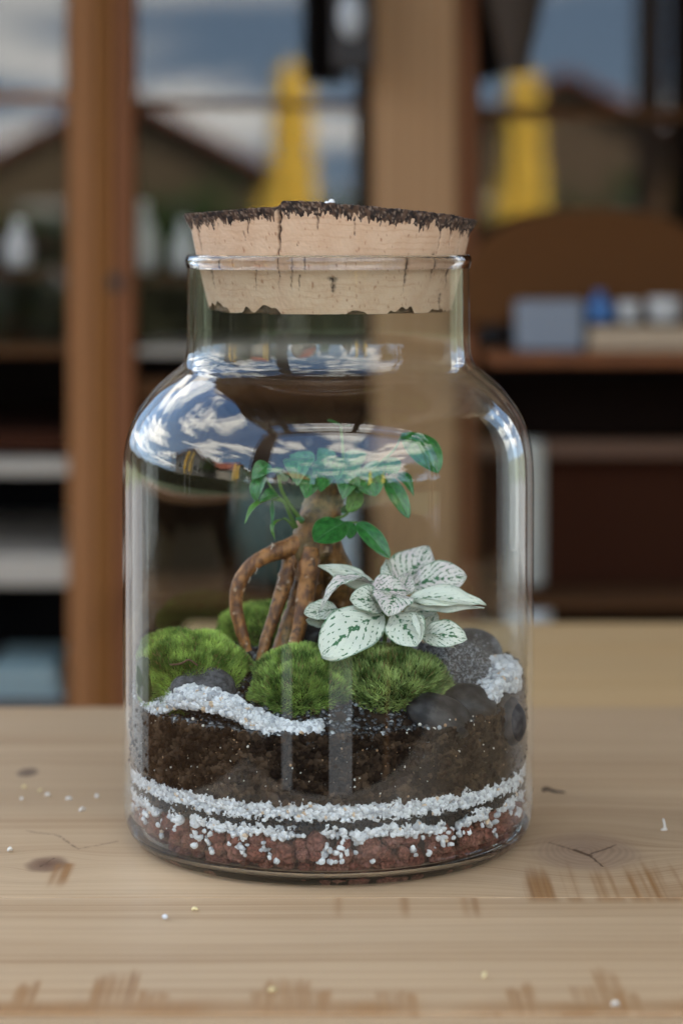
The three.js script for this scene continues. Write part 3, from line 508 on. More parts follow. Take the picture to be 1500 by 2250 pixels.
// ---------------------------------------------------------------- the bonsai
const leafShape = { heart: (u) => Math.pow(Math.sin(Math.PI * Math.pow(u, 0.62)), 0.8), oval: (u) => Math.pow(Math.sin(Math.PI * Math.pow(u, 0.9)), 0.56), lance: (u) => Math.pow(Math.sin(Math.PI * Math.pow(u, 0.75)), 1.0), blunt: (u) => Math.pow(Math.sin(Math.PI * Math.pow(u, 1.15)), 0.6) };
function leafGeo(B, T, w, { face = V(0, 0.35, 0.93), bend = 0, droop = 0, fold = 0.15, curl = 0, tipCurl = 0, shape = 'oval', wave = 0.02, seed = 0, twist = 0, side = 0 } = {}) {
  const L = B.distanceTo(T), a = T.clone().sub(B).normalize(), n0 = face.clone().addScaledVector(a, -face.dot(a)).normalize();
  const f = leafShape[shape];
  return grid(14, 22, (uu, vv) => {
    const u = vv, c = uu * 2 - 1, W = w / 2 * f(clamp(u, 0.0005, 0.9995)), tw = twist * (u - 0.5), n = n0.clone().applyAxisAngle(a, tw), s = a.clone().cross(n);
    const mid = B.clone().addScaledVector(a, L * (u + tipCurl * 0)).addScaledVector(n, L * (bend * Math.sin(Math.PI * u) - droop * u * u));
    const edge = c * W, ab = Math.abs(c);
    return mid.addScaledVector(s, edge * (1 - 0.25 * curl * c * c)).addScaledVector(n, fold * ab * W + curl * ab * ab * W * 0.8 + side * Math.max(0, c) * Math.max(0, c) * W + wave * L * noise(u * 5 + seed, c * 1.6, seed) * (0.25 + ab) + L * tipCurl * Math.pow(Math.max(0, u - 0.7) / 0.3, 2));
  });
}
const barkPaint = (green) => (x, y, z) => {
  const n = fbm(x * 240, y * 200, z * 240, 4), st = fbm(x * 700, y * 130, z * 700, 3), sc = noise(x * 330, y * 330, z * 330);
  let c = mix3([0.115, 0.040, 0.011], [0.37, 0.155, 0.042], sstep(-0.3, 0.35, n + 0.6 * st));
  c = mix3(c, [0.085, 0.075, 0.026], green * clamp(0.7 + noise(x * 120, y * 120, z * 120), 0, 1));
  c = mix3(c, [0.045, 0.022, 0.012], sstep(0.10, 0.34, fbm(x * 420, y * 420, z * 420, 3)) * 0.75);
  return mix3(c, [0.44, 0.30, 0.19], sstep(0.45, 0.58, sc) * 0.8);
};
{
  const bon = thing('ginseng_bonsai', 'small fig bonsai with arching bare roots and glossy green leaves standing in the jar', 'bonsai', at(620, 1440, 0.0));
  const rough = (k) => (q) => 0.00024 * k * fbm(q.x * 500, q.y * 500, q.z * 500, 3) + 0.0004 * k * sstep(0.44, 0.58, noise(q.x * 330, q.y * 330, q.z * 330)) + 0.00032 * k * noise(q.x * 150, q.y * 150, q.z * 150);
  const bark = std([1, 1, 1], 0.55, { vertexColors: true });
  const P = (px, py, z) => at(px, py, z), R = (px) => px * 0.95 / F;
  const limb = (name, pts, radii, k, green, nu = 40, nv = 130) => {
    const rr = (t) => { const f = t * (radii.length - 1), i = Math.min(radii.length - 2, Math.floor(f)), q = f - i, s = q * q * (3 - 2 * q); return R(lerp(radii[i], radii[i + 1], s)); };
    const g = paint(tube(pts, rr, nu, nv, rough(k)), barkPaint(green)); return part(name, g, bark, bon);
  };
  limb('trunk', [P(718, 1035, -0.004), P(716, 1062, -0.003), P(712, 1100, -0.002), P(702, 1140, 0), P(688, 1180, 0.001), P(684, 1215, 0.001), P(690, 1246, 0)], [6, 36, 43, 46, 45, 48, 26], 1.5, 0.7, 64, 150);
  limb('root', [P(668, 1192, 0.003), P(632, 1205, 0.005), P(590, 1219, 0.007), P(548, 1246, 0.009), P(522, 1290, 0.011), P(520, 1340, 0.012), P(530, 1385, 0.013), P(543, 1432, 0.014)], [26, 20, 16.5, 15.5, 15, 14.5, 13.5, 11.5], 0.8, 0);
  limb('root', [P(652, 1215, 0.002), P(634, 1255, 0.004), P(618, 1305, 0.006), P(600, 1360, 0.009), P(583, 1410, 0.012), P(571, 1456, 0.015)], [26, 19, 16, 14, 12.5, 10], 0.9, 0.1);
  limb('root', [P(688, 1225, -0.002), P(672, 1270, 0), P(652, 1330, 0.001), P(632, 1385, 0.002), P(612, 1445, 0.004)], [26, 24, 21, 20, 20], 0.9, 0.1);
  limb('root', [P(684, 1205, 0.008), P(680, 1238, 0.010), P(674, 1290, 0.012), P(664, 1345, 0.015), P(652, 1400, 0.019), P(638, 1452, 0.023)], [18, 23, 20, 17, 14.5, 12], 0.9, 0);
  limb('root', [P(700, 1215, -0.006), P(698, 1265, -0.008), P(684, 1320, -0.010), P(668, 1370, -0.010), P(655, 1420, -0.010)], [28, 20, 14, 11, 9], 1.2, 0.2);
  limb('root', [P(716, 1175, -0.002), P(724, 1212, -0.004), P(738, 1250, -0.008), P(742, 1290, -0.012), P(738, 1350, -0.016), P(736, 1430, -0.018)], [30, 33, 36, 34, 30, 26], 1.1, 0.4);
  // fine hair roots
  const hair = std([0.16, 0.085, 0.045], 0.9), pale = std([0.55, 0.47, 0.38], 0.8), rh = rng(5);
  for (let i = 0; i < 7; i++) { const x = 640 + 22 * rh(), y = 1228 + 12 * rh(); part('rootlet', tube([P(x, y, 0.008), P(x + 12 * (rh() - 0.5), y + 18, 0.012), P(x + 26 * (rh() - 0.4), y + 34, 0.013), P(x + 26 * (rh() - 0.2), y + 40 + 30 * rh(), 0.012)], () => 0.00022, 5, 18), hair, bon); }
  for (const [x, y] of [[597, 1192], [563, 1245], [548, 1265], [530, 1325], [612, 1265]]) part('rootlet', tube([P(x, y, 0.010), P(x + 2, y + 6, 0.012), P(x - 2, y + 16, 0.012)], () => 0.00013, 5, 8), pale, bon);
  for (let i = 0; i < 8; i++) { const x = 590 + 60 * rh(), y = 1432 + 14 * rh(); part('rootlet', tube([P(x, y, 0.016), P(x + 14 * (rh() - 0.5), y + 12, 0.020), P(x - 22 * rh(), y + 26, 0.023)], () => 0.00022, 5, 10), i % 2 ? hair : pale, bon); }

  const figTex = [0, 1, 2].map((k) => colourTex(256, 256, (u, v) => {
    const c = Math.abs(u * 2 - 1), vein = Math.exp(-Math.pow(c / 0.035, 2)), sv = Math.exp(-Math.pow((((v - 0.45 * c) * 8 + 40) % 1 - 0.5) / 0.07, 2)) * (1 - 0.5 * c), n = fbm(u * 6 + k * 5, v * 6, k, 4);
    let q = mix3([0.010, 0.078, 0.014], [0.034, 0.180, 0.032], sstep(-0.35, 0.35, n)); q = mix3(q, [0.10, 0.25, 0.10], 0.65 * vein + 0.20 * sv);
    q = mix3(q, [0.11, 0.24, 0.07], sstep(0.93, 1, c) * 0.8);
    if (noise(u * 90 + k, v * 90, 3) > 0.62) q = mix3(q, [0.4, 0.5, 0.42], 0.4);
    return k === 2 ? [q[0] * 2.0 + 0.02, q[1] * 1.25 + 0.03, q[2] * 0.9] : q;
  }));
  const figBump = greyTex(128, 128, (u, v) => { const c = Math.abs(u * 2 - 1); return 0.6 - 0.4 * Math.exp(-Math.pow(c / 0.04, 2)) - 0.2 * Math.exp(-Math.pow((((v - 0.45 * c) * 8 + 40) % 1 - 0.5) / 0.12, 2)); });
  const figMat = figTex.map((t) => phys({ map: t, roughness: 0.34, bumpMap: figBump, bumpScale: 0.00018, clearcoat: 0.25, clearcoatRoughness: 0.25 }));
  let ls = 0;
  const leaf = (b, t, w, o = {}, m = 0) => { ls++; return part('leaf', leafGeo(P(...b), P(...t), R(w), { seed: ls * 1.7, ...o }), figMat[m], bon); };
  const green = std([0.10, 0.19, 0.045], 0.5);
  const stem = (pts, r0, r1) => part('stem', tube(pts.map((p) => P(...p)), (t) => R(lerp(r0, r1, t)), 10, 30), green, bon);
  // left shoot
  stem([[664, 1146, 0.006], [640, 1115, 0.010], [618, 1075, 0.013], [612, 1042, 0.014]], 6, 3.5);
  stem([[650, 1158, 0.008], [634, 1125, 0.012], [622, 1102, 0.014], [600, 1097, 0.015]], 5.5, 2.5);
  stem([[622, 1102, 0.013], [606, 1086, 0.014], [583, 1050, 0.014]], 4, 2.2);
  stem([[646, 1160, 0.010], [630, 1142, 0.013], [622, 1139, 0.014]], 3.5, 2.5);
  stem([[612, 1042, 0.014], [604, 1036, 0.014], [588, 1036, 0.014]], 3, 2);
  leaf([592, 1020, 0.014], [553, 1054, 0.018], 40, { shape: 'heart', bend: 0.12, face: V(-0.3, 0.3, 0.9), fold: 0.25 });
  leaf([623, 1030, 0.012], [590, 1037, 0.018], 18, { shape: 'lance', face: V(0, 0.8, 0.5) }, 2);
  leaf([583, 1046, 0.014], [562, 1102, 0.018], 36, { shape: 'oval', bend: 0.15, fold: 0.5, face: V(-0.5, 0.2, 0.8) });
  leaf([610, 1087, 0.014], [568, 1103, 0.020], 30, { shape: 'heart', bend: 0.2, fold: 0.35, face: V(0.1, 0.7, 0.7) }, 1);
  leaf([602, 1097, 0.015], [537, 1152, 0.022], 26, { shape: 'lance', bend: 0.16, fold: 0.5, face: V(-0.5, 0.75, 0.4) }, 2);
  leaf([598, 1098, 0.016], [597, 1157, 0.020], 15, { shape: 'lance', bend: -0.1, fold: 0.6, face: V(-0.7, 0.1, 0.6) });
  leaf([624, 1139, 0.014], [605, 1188, 0.018], 20, { shape: 'lance', bend: 0.28, fold: 0.6, face: V(-0.7, 0.5, 0.4) }, 2);
  leaf([650, 1138, 0.012], [668, 1144, 0.018], 14, { shape: 'oval', face: V(0, 0.7, 0.7) }, 1);
  // crown
  leaf([660, 1008, 0.008], [653, 1060, 0.024], 68, { shape: 'heart', bend: 0.18, droop: 0.1, fold: 0.12, face: V(-0.1, 0.55, 0.8) }, 1);
  leaf([690, 1030, 0.010], [672, 1098, 0.022], 64, { shape: 'heart', bend: 0.12, fold: 0.14, face: V(-0.05, 0.3, 0.95), tipCurl: 0.04 });
  leaf([612, 1036, 0.010], [632, 1056, 0.014], 24, { shape: 'oval', face: V(0, 0.3, 0.9) }, 1);
  leaf([736, 1015, 0.006], [684, 1030, 0.010], 46, { shape: 'heart', face: V(0.1, 0.7, 0.7), fold: 0.2 });
  leaf([733, 1012, 0.008], [735, 1066, 0.012], 52, { shape: 'heart', face: V(-0.4, 0.2, 0.9), fold: 0.1, bend: 0.1 });
  leaf([746, 1005, 0.012], [739, 1056, 0.023], 32, { shape: 'oval', face: V(0.05, 0.2, 0.95), fold: 0.25, bend: 0.08 }, 1);
  leaf([764, 1034, 0.008], [753, 1098, 0.020], 58, { shape: 'heart', face: V(0.1, 0.25, 0.95), fold: 0.12, bend: 0.15 }, 1);
  leaf([795, 1030, 0.008], [826, 1090, 0.018], 62, { shape: 'blunt', face: V(0.1, 0.3, 0.9), fold: 0.12, bend: 0.1 }, 1);
  leaf([790, 1075, 0.004], [764, 1126, 0.010], 38, { shape: 'oval', face: V(0.2, 0.1, 0.95), fold: 0.3 }, 2);
  leaf([846, 1006, 0.004], [872, 1040, 0.012], 44, { shape: 'blunt', face: V(0, 0.3, 0.9), fold: 0.15 });
  leaf([862, 1040, 0.006], [909, 1091, 0.016], 34, { shape: 'lance', face: V(0.3, 0.6, 0.7), bend: 0.2, fold: 0.3 });
  leaf([846, 1046, 0.008], [898, 1139, 0.018], 40, { shape: 'oval', face: V(0.15, 0.3, 0.9), fold: 0.3, bend: 0.06 });
  leaf([856, 1040, 0.004], [862, 1072, 0.008], 22, { shape: 'oval', face: V(0.2, 0.2, 0.9) });
  leaf([884, 952, 0.006], [962, 1040, 0.020], 76, { shape: 'blunt', face: V(0.35, 0.35, 0.85), fold: 0.18, bend: 0.12 }, 1);
  leaf([700, 1028, 0.006], [628, 1046, 0.014], 50, { shape: 'heart', face: V(-0.2, 0.5, 0.8), fold: 0.2, bend: 0.12 });
  leaf([716, 1024, 0.010], [700, 1078, 0.018], 52, { shape: 'heart', face: V(0, 0.3, 0.95), fold: 0.15, bend: 0.1 });
  leaf([748, 1024, 0.010], [790, 1070, 0.018], 50, { shape: 'heart', face: V(0.2, 0.35, 0.9), fold: 0.15, bend: 0.1 });
  leaf([690, 1020, -0.004], [636, 1000, -0.008], 46, { shape: 'heart', face: V(-0.1, 0.5, 0.85), fold: 0.2 });
  leaf([755, 1020, -0.004], [806, 996, -0.008], 46, { shape: 'heart', face: V(0.1, 0.5, 0.85), fold: 0.2 });
  leaf([800, 1024, 0.002], [846, 1050, 0.010], 44, { shape: 'oval', face: V(0.2, 0.4, 0.9), fold: 0.2, bend: 0.1 });
  leaf([705, 1035, 0.004], [640, 1062, 0.012], 44, { shape: 'heart', face: V(-0.2, 0.6, 0.7), fold: 0.2, bend: 0.15 });
  leaf([720, 1040, 0.012], [704, 1082, 0.024], 40, { shape: 'heart', face: V(0, 0.5, 0.85), fold: 0.15, bend: 0.1 });
  leaf([752, 1030, 0.002], [800, 1052, 0.010], 42, { shape: 'heart', face: V(0.2, 0.6, 0.7), fold: 0.2, bend: 0.15 });
  leaf([770, 1046, 0.006], [790, 1084, 0.016], 36, { shape: 'oval', face: V(0.2, 0.4, 0.85), fold: 0.2, bend: 0.1 });
  leaf([726, 1018, -0.006], [700, 985, -0.010], 44, { shape: 'heart', face: V(0, 0.3, 0.9), fold: 0.15 });
  leaf([752, 937, 0.010], [719, 925, 0.016], 26, { shape: 'oval', face: V(-0.1, 0.75, 0.5), fold: 0.2 });
  leaf([750, 937, 0.010], [768, 936, 0.016], 22, { shape: 'oval', face: V(0.1, 0.8, 0.45), fold: 0.1 });
  stem([[735, 1055, 0], [752, 1035, 0.006], [753, 990, 0.009], [749, 938, 0.010]], 4, 2.6);
  stem([[745, 1050, 0], [800, 1040, 0.004], [822, 1028, 0.006], [832, 1020, 0.006], [846, 1006, 0.004]], 4, 2.4);
  stem([[822, 1036, 0.005], [842, 1033, 0.006], [862, 1040, 0.006]], 2.6, 2.2);
  stem([[834, 1046, 0.006], [840, 1044, 0.007], [848, 1046, 0.008]], 2.6, 2.2);
  stem([[832, 1020, 0.006], [868, 985, 0.006], [884, 952, 0.006]], 2.6, 2.2);
  stem([[738, 1140, 0.006], [760, 1130, 0.008], [772, 1110, 0.006]], 4, 2.5);
  stem([[735, 1155, 0.006], [757, 1148, 0.009], [785, 1148, 0.010]], 3.5, 2.2);
  // lower right
  leaf([758, 1147, 0.014], [690, 1190, 0.032], 68, { shape: 'blunt', face: V(-0.1, 0.35, 0.93), fold: 0.08, bend: 0.06 });
  leaf([768, 1146, 0.010], [766, 1184, 0.016], 30, { shape: 'oval', face: V(0.4, 0.3, 0.85), fold: 0.35 });
  leaf([784, 1148, 0.010], [856, 1226, 0.020], 42, { shape: 'oval', face: V(0.1, 0.4, 0.9), fold: 0.22, bend: 0.08 });
  leaf([765, 1110, 0.004], [752, 1128, 0.010], 18, { shape: 'oval', face: V(-0.2, 0.2, 0.9) });
}

// ---------------------------------------------------------------- the white spotted plant
{
  const plant = thing('polka_dot_plant', 'low plant with white and pink leaves speckled green, in front of the bonsai', 'plant', at(850, 1420, 0.022));
  const R = (px) => px * 0.92 / F, P = (px, py, z) => at(px, py, z);
  const tex = (k, dens, pink) => colourTex(320, 320, (u, v) => {
    const c = u * 2 - 1, ab = Math.abs(c), side = c < 0 ? 0 : 3.3, wob = 0.05 * noise(u * 7, v * 7, k);
    const mid = Math.exp(-Math.pow((c + wob) / (0.13 * (1 - 0.75 * v) + 0.02), 2)) * clamp(0.8 + 1.6 * noise(v * 14, k, 3), 0, 1);
    const t = ((v - 0.55 * ab + 0.03 * noise(u * 9, v * 9, k + 2)) * 6.2 + side * 0.13 + 30) % 1, sv = Math.exp(-Math.pow((t - 0.5) / 0.13, 2));
    const n = noise(u * 15, v * 15, k * 3) + 0.6 * noise(u * 34, v * 34, k), spot = sstep(dens, dens + 0.12, n * 0.75 + 0.55 * sv + 0.95 * mid - 0.25 + 0.25 * noise(u * 5, v * 5, k + 7));
    const rim = sstep(0.90, 0.96, ab + 0.03 * noise(v * 40, k, 1)) * 0.9 + 0.7 * sstep(0.985, 0.998, v);
    let q = mix3([0.68, 0.70, 0.585], [0.68, 0.53, 0.55], pink * clamp(0.7 + 0.9 * noise(u * 3, v * 3, k + 4), 0, 1));
    q = mix3(q, [0.62, 0.72, 0.58], 0.35 * sstep(0.1, 0.5, fbm(u * 9, v * 9, k, 3)));
    return mix3(q, [0.030, 0.135, 0.048], clamp(Math.max(spot * 0.96, rim * 0.75), 0, 1));
  });
  const bump = greyTex(128, 128, (u, v) => { const c = u * 2 - 1, ab = Math.abs(c); return 0.6 - 0.45 * Math.exp(-Math.pow(c / 0.06, 2)) - 0.3 * Math.exp(-Math.pow((((v - 0.55 * ab) * 6.2 + 30) % 1 - 0.5) / 0.14, 2)) + 0.1 * noise(u * 20, v * 20, 3); });
  const mats = [tex(1, 0.30, 0.05), tex(2, 0.13, 0.7), tex(3, 0.14, 0.12), tex(4, 0.50, 0.05), tex(5, 0.06, 0.85)].map((t) => phys({ map: t, roughness: 0.58, bumpMap: bump, bumpScale: 0.0004, specularIntensity: 0.6 }));
  let ls = 0;
  const leaf = (b, t, w, m, o = {}) => { ls++; const q = part('leaf', leafGeo(P(...b), P(...t), R(w * 1.12), { seed: 50 + ls * 2.3, wave: 0.055, ...o }), mats[m], plant); return q; };
  leaf([885, 1288, 0.012], [942, 1200, 0.004], 108, 1, { shape: 'heart', face: V(-0.1, 0.45, 0.9), fold: 0.16, bend: -0.06 });
  leaf([862, 1270, 0.020], [846, 1228, 0.012], 34, 2, { shape: 'lance', face: V(-0.6, 0.2, 0.7), fold: 0.6 });
  leaf([904, 1288, 0.014], [1026, 1268, 0.018], 80, 1, { shape: 'oval', face: V(0.1, 0.55, 0.8), fold: 0.12, bend: 0.1 });
  leaf([896, 1318, 0.030], [1068, 1332, 0.038], 72, 3, { shape: 'lance', face: V(0, 0.75, 0.65), fold: 0.05, bend: 0.10, side: 0.5, tipCurl: 0.02 });
  leaf([880, 1322, 0.034], [1064, 1335, 0.042], 26, 3, { shape: 'lance', face: V(0, -0.25, 0.95), fold: 0.1, bend: 0.03 });
  leaf([815, 1299, 0.034], [902, 1300, 0.030], 62, 4, { shape: 'heart', face: V(-0.1, 0.6, 0.8), fold: 0.3, bend: 0.08 });
  leaf([880, 1305, 0.030], [900, 1258, 0.022], 42, 4, { shape: 'heart', face: V(0.3, 0.4, 0.8), fold: 0.4 });
  leaf([866, 1306, 0.036], [852, 1356, 0.050], 84, 1, { shape: 'heart', face: V(0, 0.5, 0.85), fold: 0.14, bend: 0.12 });
  leaf([828, 1284, 0.026], [699, 1242, 0.032], 40, 3, { shape: 'lance', face: V(0.1, 0.55, 0.75), fold: -0.5, bend: 0.12, curl: -0.4 });
  leaf([818, 1283, 0.030], [700, 1346, 0.042], 42, 1, { shape: 'lance', face: V(-0.3, 0.85, 0.35), fold: 0.5, bend: 0.26 });
  leaf([836, 1330, 0.034], [768, 1318, 0.044], 62, 2, { shape: 'oval', face: V(-0.2, 0.5, 0.85), fold: 0.2, bend: 0.15 });
  leaf([842, 1350, 0.036], [706, 1442, 0.056], 108, 0, { shape: 'blunt', face: V(-0.15, 0.5, 0.85), fold: 0.05, bend: 0.14 });
  leaf([742, 1338, 0.030], [668, 1348, 0.036], 46, 2, { shape: 'oval', face: V(-0.1, 0.6, 0.8), fold: 0.2 });
  leaf([735, 1366, 0.028], [672, 1362, 0.032], 28, 3, { shape: 'oval', face: V(-0.1, -0.4, 0.9), fold: 0.2 });
  leaf([866, 1348, 0.036], [916, 1420, 0.052], 80, 0, { shape: 'blunt', face: V(0, 0.42, 0.9), fold: 0.10, bend: 0.1 });
  leaf([912, 1346, 0.046], [924, 1404, 0.056], 26, 3, { shape: 'lance', face: V(0.5, 0.2, 0.8), fold: -0.5, bend: 0.1 });
  leaf([884, 1350, 0.024], [962, 1340, 0.030], 42, 2, { shape: 'oval', face: V(0, 0.6, 0.8), fold: 0.2 });
  leaf([930, 1400, 0.030], [958, 1345, 0.026], 34, 2, { shape: 'oval', face: V(0.5, 0.2, 0.8), fold: 0.3 });
  leaf([925, 1397, 0.040], [1026, 1404, 0.050], 60, 2, { shape: 'blunt', face: V(0.05, 0.5, 0.85), fold: 0.16, bend: 0.1, curl: 0.2 });
  leaf([924, 1396, 0.042], [1000, 1424, 0.052], 20, 3, { shape: 'lance', face: V(0, -0.3, 0.95), fold: 0.2, bend: -0.08 });
  leaf([842, 1310, 0.030], [790, 1300, 0.036], 30, 1, { shape: 'oval', face: V(0, 0.7, 0.7), fold: 0.2 });
  const sm = std([0.09, 0.17, 0.05], 0.6);
  for (const [x, x2, w] of [[838, 806, 4], [846, 842, 5], [850, 866, 4.5], [842, 824, 3], [856, 884, 3]]) part('stem', tube([P(x2, 1430, 0.020), P((x + x2) / 2 + 2, 1392, 0.024), P(x, 1350, 0.028), P(852, 1308, 0.030)], () => R(w), 10, 20), sm, plant);
}

// ---------------------------------------------------------------- the glazed wooden shop front behind
const ZW = -1.25, KW = (D0 - ZW) / F, wx = (px) => (px - 750) * KW + CX, wy = (py) => EYE - (py - YH) * KW;
const FLOORY = -0.75, TILT = 0.19, SASH = [wx(70), wx(558), wx(1270)];
{
  const frontTex = (seed, base, dark) => colourTex(256, 512, (u, v) => {
    const q = u + 0.05 * noise(v * 3, u * 2, seed), g = 0.5 + 0.5 * Math.sin(q * 40 + 4 * noise(q * 3, v * 1.5, seed + 1)), k = 0.75 * g * (0.5 + 0.5 * noise(q * 14, v * 2, seed + 2)) + 0.35 * (0.5 + 0.5 * noise(q * 40, v * 3, seed + 5)) + 0.2 * noise(q * 110, v * 8, seed);
    return mix3(base, dark, clamp(k, 0, 1));
  });
  const oak = std([1, 1, 1], 0.7, { map: frontTex(3, [0.33, 0.130, 0.018], [0.16, 0.052, 0.006]) }), oakGrey = std([1, 1, 1], 0.7, { map: frontTex(9, [0.42, 0.250, 0.120], [0.230, 0.105, 0.034]) }), oakLeft = std([1, 1, 1], 0.7, { map: frontTex(21, [0.31, 0.130, 0.036], [0.15, 0.052, 0.010]) }), oakRed = std([1, 1, 1], 0.7, { map: frontTex(14, [0.21, 0.068, 0.013], [0.11, 0.032, 0.006]) });
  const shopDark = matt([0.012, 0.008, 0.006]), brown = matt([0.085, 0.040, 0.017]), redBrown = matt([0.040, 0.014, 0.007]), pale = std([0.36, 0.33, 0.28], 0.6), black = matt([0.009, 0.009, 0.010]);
  const front = thing('shop_front', 'wooden glazed shop front with thick posts, thin glazing bars and dark shelves behind the table', 'shop front', V(0, FLOORY, ZW));
  const p = (n, g, m) => part(n, g, m, front);
  const TOP = 1.42, XL = -0.66, XR = 1.05, z0 = ZW - 0.03, z1 = ZW + 0.008;
  p('stile', box(wx(152), wx(214), FLOORY, TOP, z0, z1, 0.004), oakLeft); p('stile', box(wx(214), wx(244), FLOORY, TOP, z0 - 0.002, z1 - 0.006, 0.003), oak); p('stile', box(wx(249), wx(297), FLOORY, TOP, z0, z1 - 0.002, 0.004), oakRed);
  p('stile', box(wx(818), wx(1004), FLOORY, TOP, z0, z1 + 0.004, 0.004), oakGrey); p('stile', box(wx(1007), wx(1047), FLOORY, TOP, z0, z1 - 0.003, 0.004), oakRed);
  p('strike_plate', box(wx(240), wx(272), wy(636), wy(604), z1 - 0.004, z1 + 0.001, 0.0005), std([0.05, 0.04, 0.035], 0.4, { metalness: 0.8 }));
  const bays = [[-620, 152], [297, 818], [1047, 1960]], bars = [[205, 222], [221, 236], [236, 260]];
  const pane = phys({ color: 0xffffff, roughness: 0, transmission: 1, thickness: 0, ior: 1.52 });
  bays.forEach(([a, b], i) => {
    const [y0, y1] = bars[i];
    const sash = (nm, g, m) => { g.translate(-SASH[i], 0, -(ZW - 0.012)); g.rotateY(TILT); g.translate(SASH[i], 0, ZW - 0.012); return p(nm, g, m); };   // the sashes stand a little ajar
    sash('glazing_bar', box(wx(a), wx(b), wy(y1), wy(y0), ZW - 0.020, ZW - 0.004, 0.001), i === 0 ? oak : brown);
    sash('pane', box(wx(a) + 0.001, wx(b) - 0.001, wy(762), wy(y1) - 0.0005, ZW - 0.014, ZW - 0.010, 0), pane);
    sash('pane', box(wx(a) + 0.001, wx(b) - 0.001, wy(y0) + 0.0005, 1.20, ZW - 0.014, ZW - 0.010, 0), pane);
    p('rail', box(wx(a), wx(b), 1.20, TOP, z0, z1 - 0.004, 0.003), oakRed);
    p('window_board', box(wx(a), wx(b), wy(782), wy(762), ZW - 0.20, ZW - 0.004, 0.003), i === 1 ? pale : brown);
  });
  p('wall_panel', box(XL, wx(-620), FLOORY, TOP, z0, z1, 0.004), oakRed); p('wall_panel', box(wx(1960), XR, FLOORY, TOP, z0, z1, 0.004), oakRed);
  // left bay: open shelves
  p('shelf', box(wx(-620), wx(152), wy(995), wy(958), ZW - 0.40, ZW - 0.020, 0.002), redBrown); p('shelf', box(wx(-620), wx(152), wy(1046), wy(1012), ZW - 0.35, ZW - 0.006, 0.002), pale); p('shelf', box(wx(-620), wx(152), wy(1288), wy(1222), ZW - 0.35, ZW + 0.002, 0.003), pale); p('shelf', box(wx(-620), wx(152), wy(1600), wy(1552), ZW - 0.35, ZW - 0.004, 0.002), redBrown);
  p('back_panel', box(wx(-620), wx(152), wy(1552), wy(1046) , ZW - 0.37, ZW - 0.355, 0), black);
  // middle and right bays: rails and panels
  p('rail', box(wx(297), wx(818), wy(880), wy(836), z0, z1 - 0.012, 0.002), brown); p('panel', box(wx(297), wx(818), wy(1010), wy(880), ZW - 0.07, ZW - 0.05, 0.002), matt([0.055, 0.032, 0.019]));
  p('rail', box(wx(297), wx(818), wy(1310), wy(1270), z0, z1 - 0.010, 0.002), brown);
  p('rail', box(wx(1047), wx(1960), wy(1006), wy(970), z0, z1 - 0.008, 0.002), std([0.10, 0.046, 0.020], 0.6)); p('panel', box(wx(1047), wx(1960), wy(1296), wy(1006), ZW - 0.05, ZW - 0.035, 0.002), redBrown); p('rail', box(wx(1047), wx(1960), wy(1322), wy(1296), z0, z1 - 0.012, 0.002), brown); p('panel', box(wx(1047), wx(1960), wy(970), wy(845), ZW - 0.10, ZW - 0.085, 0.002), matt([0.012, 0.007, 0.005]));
  // the dark room behind
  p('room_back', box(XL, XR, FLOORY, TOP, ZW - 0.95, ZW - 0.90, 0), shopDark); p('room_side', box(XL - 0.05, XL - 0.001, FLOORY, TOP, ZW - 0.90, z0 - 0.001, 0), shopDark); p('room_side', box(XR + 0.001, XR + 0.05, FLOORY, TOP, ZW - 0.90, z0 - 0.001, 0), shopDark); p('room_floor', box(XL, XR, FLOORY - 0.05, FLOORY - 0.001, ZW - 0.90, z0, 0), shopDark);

  // things in the window and on the shelves
  const zi = (px, py, z) => at(px, py, z), K = (z) => (D0 - z) / F;
  const vase = (px, py0, py1, w, z, m, label, group) => {
    const k = K(z), b = zi(px, py1, z), h = (py1 - py0) * k, r = w * k / 2, pts = [[0.001, 0], [0.7, 0.01], [0.92, 0.12], [1, 0.35], [0.9, 0.58], [0.45, 0.78], [0.36, 0.9], [0.42, 1], [0.34, 1], [0.28, 0.9]].map(([a, c]) => new THREE.Vector2(a * r, c * h));
    const o = mesh('white_bottle', new THREE.LatheGeometry(pts, 32), m); o.position.set(b.x, b.y, z); return tag(o, label, 'bottle', group);
  };
  const white = std([0.50, 0.52, 0.52], 0.35);
  vase(42, 480, 590, 62, ZW - 0.06, white, 'blurred white bottle behind the glass at the far left', 'white bottles behind the glass'); vase(316, 440, 600, 66, ZW - 0.06, white, 'tall blurred white bottle behind the glass right of the left post', 'white bottles behind the glass'); vase(404, 480, 600, 60, ZW - 0.06, white, 'blurred white bottle half hidden by the cork stopper on its left', 'white bottles behind the glass');
  for (const [a, b, c] of [[-620, 152, 590], [297, 818, 600]]) p('shelf', box(wx(a), wx(b), wy(c + 26), wy(c), ZW - 0.20, ZW - 0.03, 0.002), redBrown);
  const arch = new THREE.Shape(); arch.moveTo(-0.125, 0); arch.bezierCurveTo(-0.125, 0.075, -0.08, 0.10, 0, 0.10); arch.bezierCurveTo(0.08, 0.10, 0.125, 0.075, 0.125, 0); arch.closePath();
  const ag = new THREE.ExtrudeGeometry(arch, { depth: 0.012, bevelEnabled: true, bevelSize: 0.006, bevelThickness: 0.006, curveSegments: 24 });
  const ar = mesh('chair_back', ag, matt([0.105, 0.046, 0.017])); { const b = zi(1300, 700, ZW + 0.015); ar.position.copy(b); } tag(ar, 'broad arched brown wooden chair back standing on the ledge behind the boxes', 'chair back');
  const ZI = ZW + 0.03;     // the display ledge outside the right panes
  p('display_ledge', box(wx(1060), wx(1960), wy(790), wy(766), ZW + 0.004, ZW + 0.11, 0.002), oakRed);
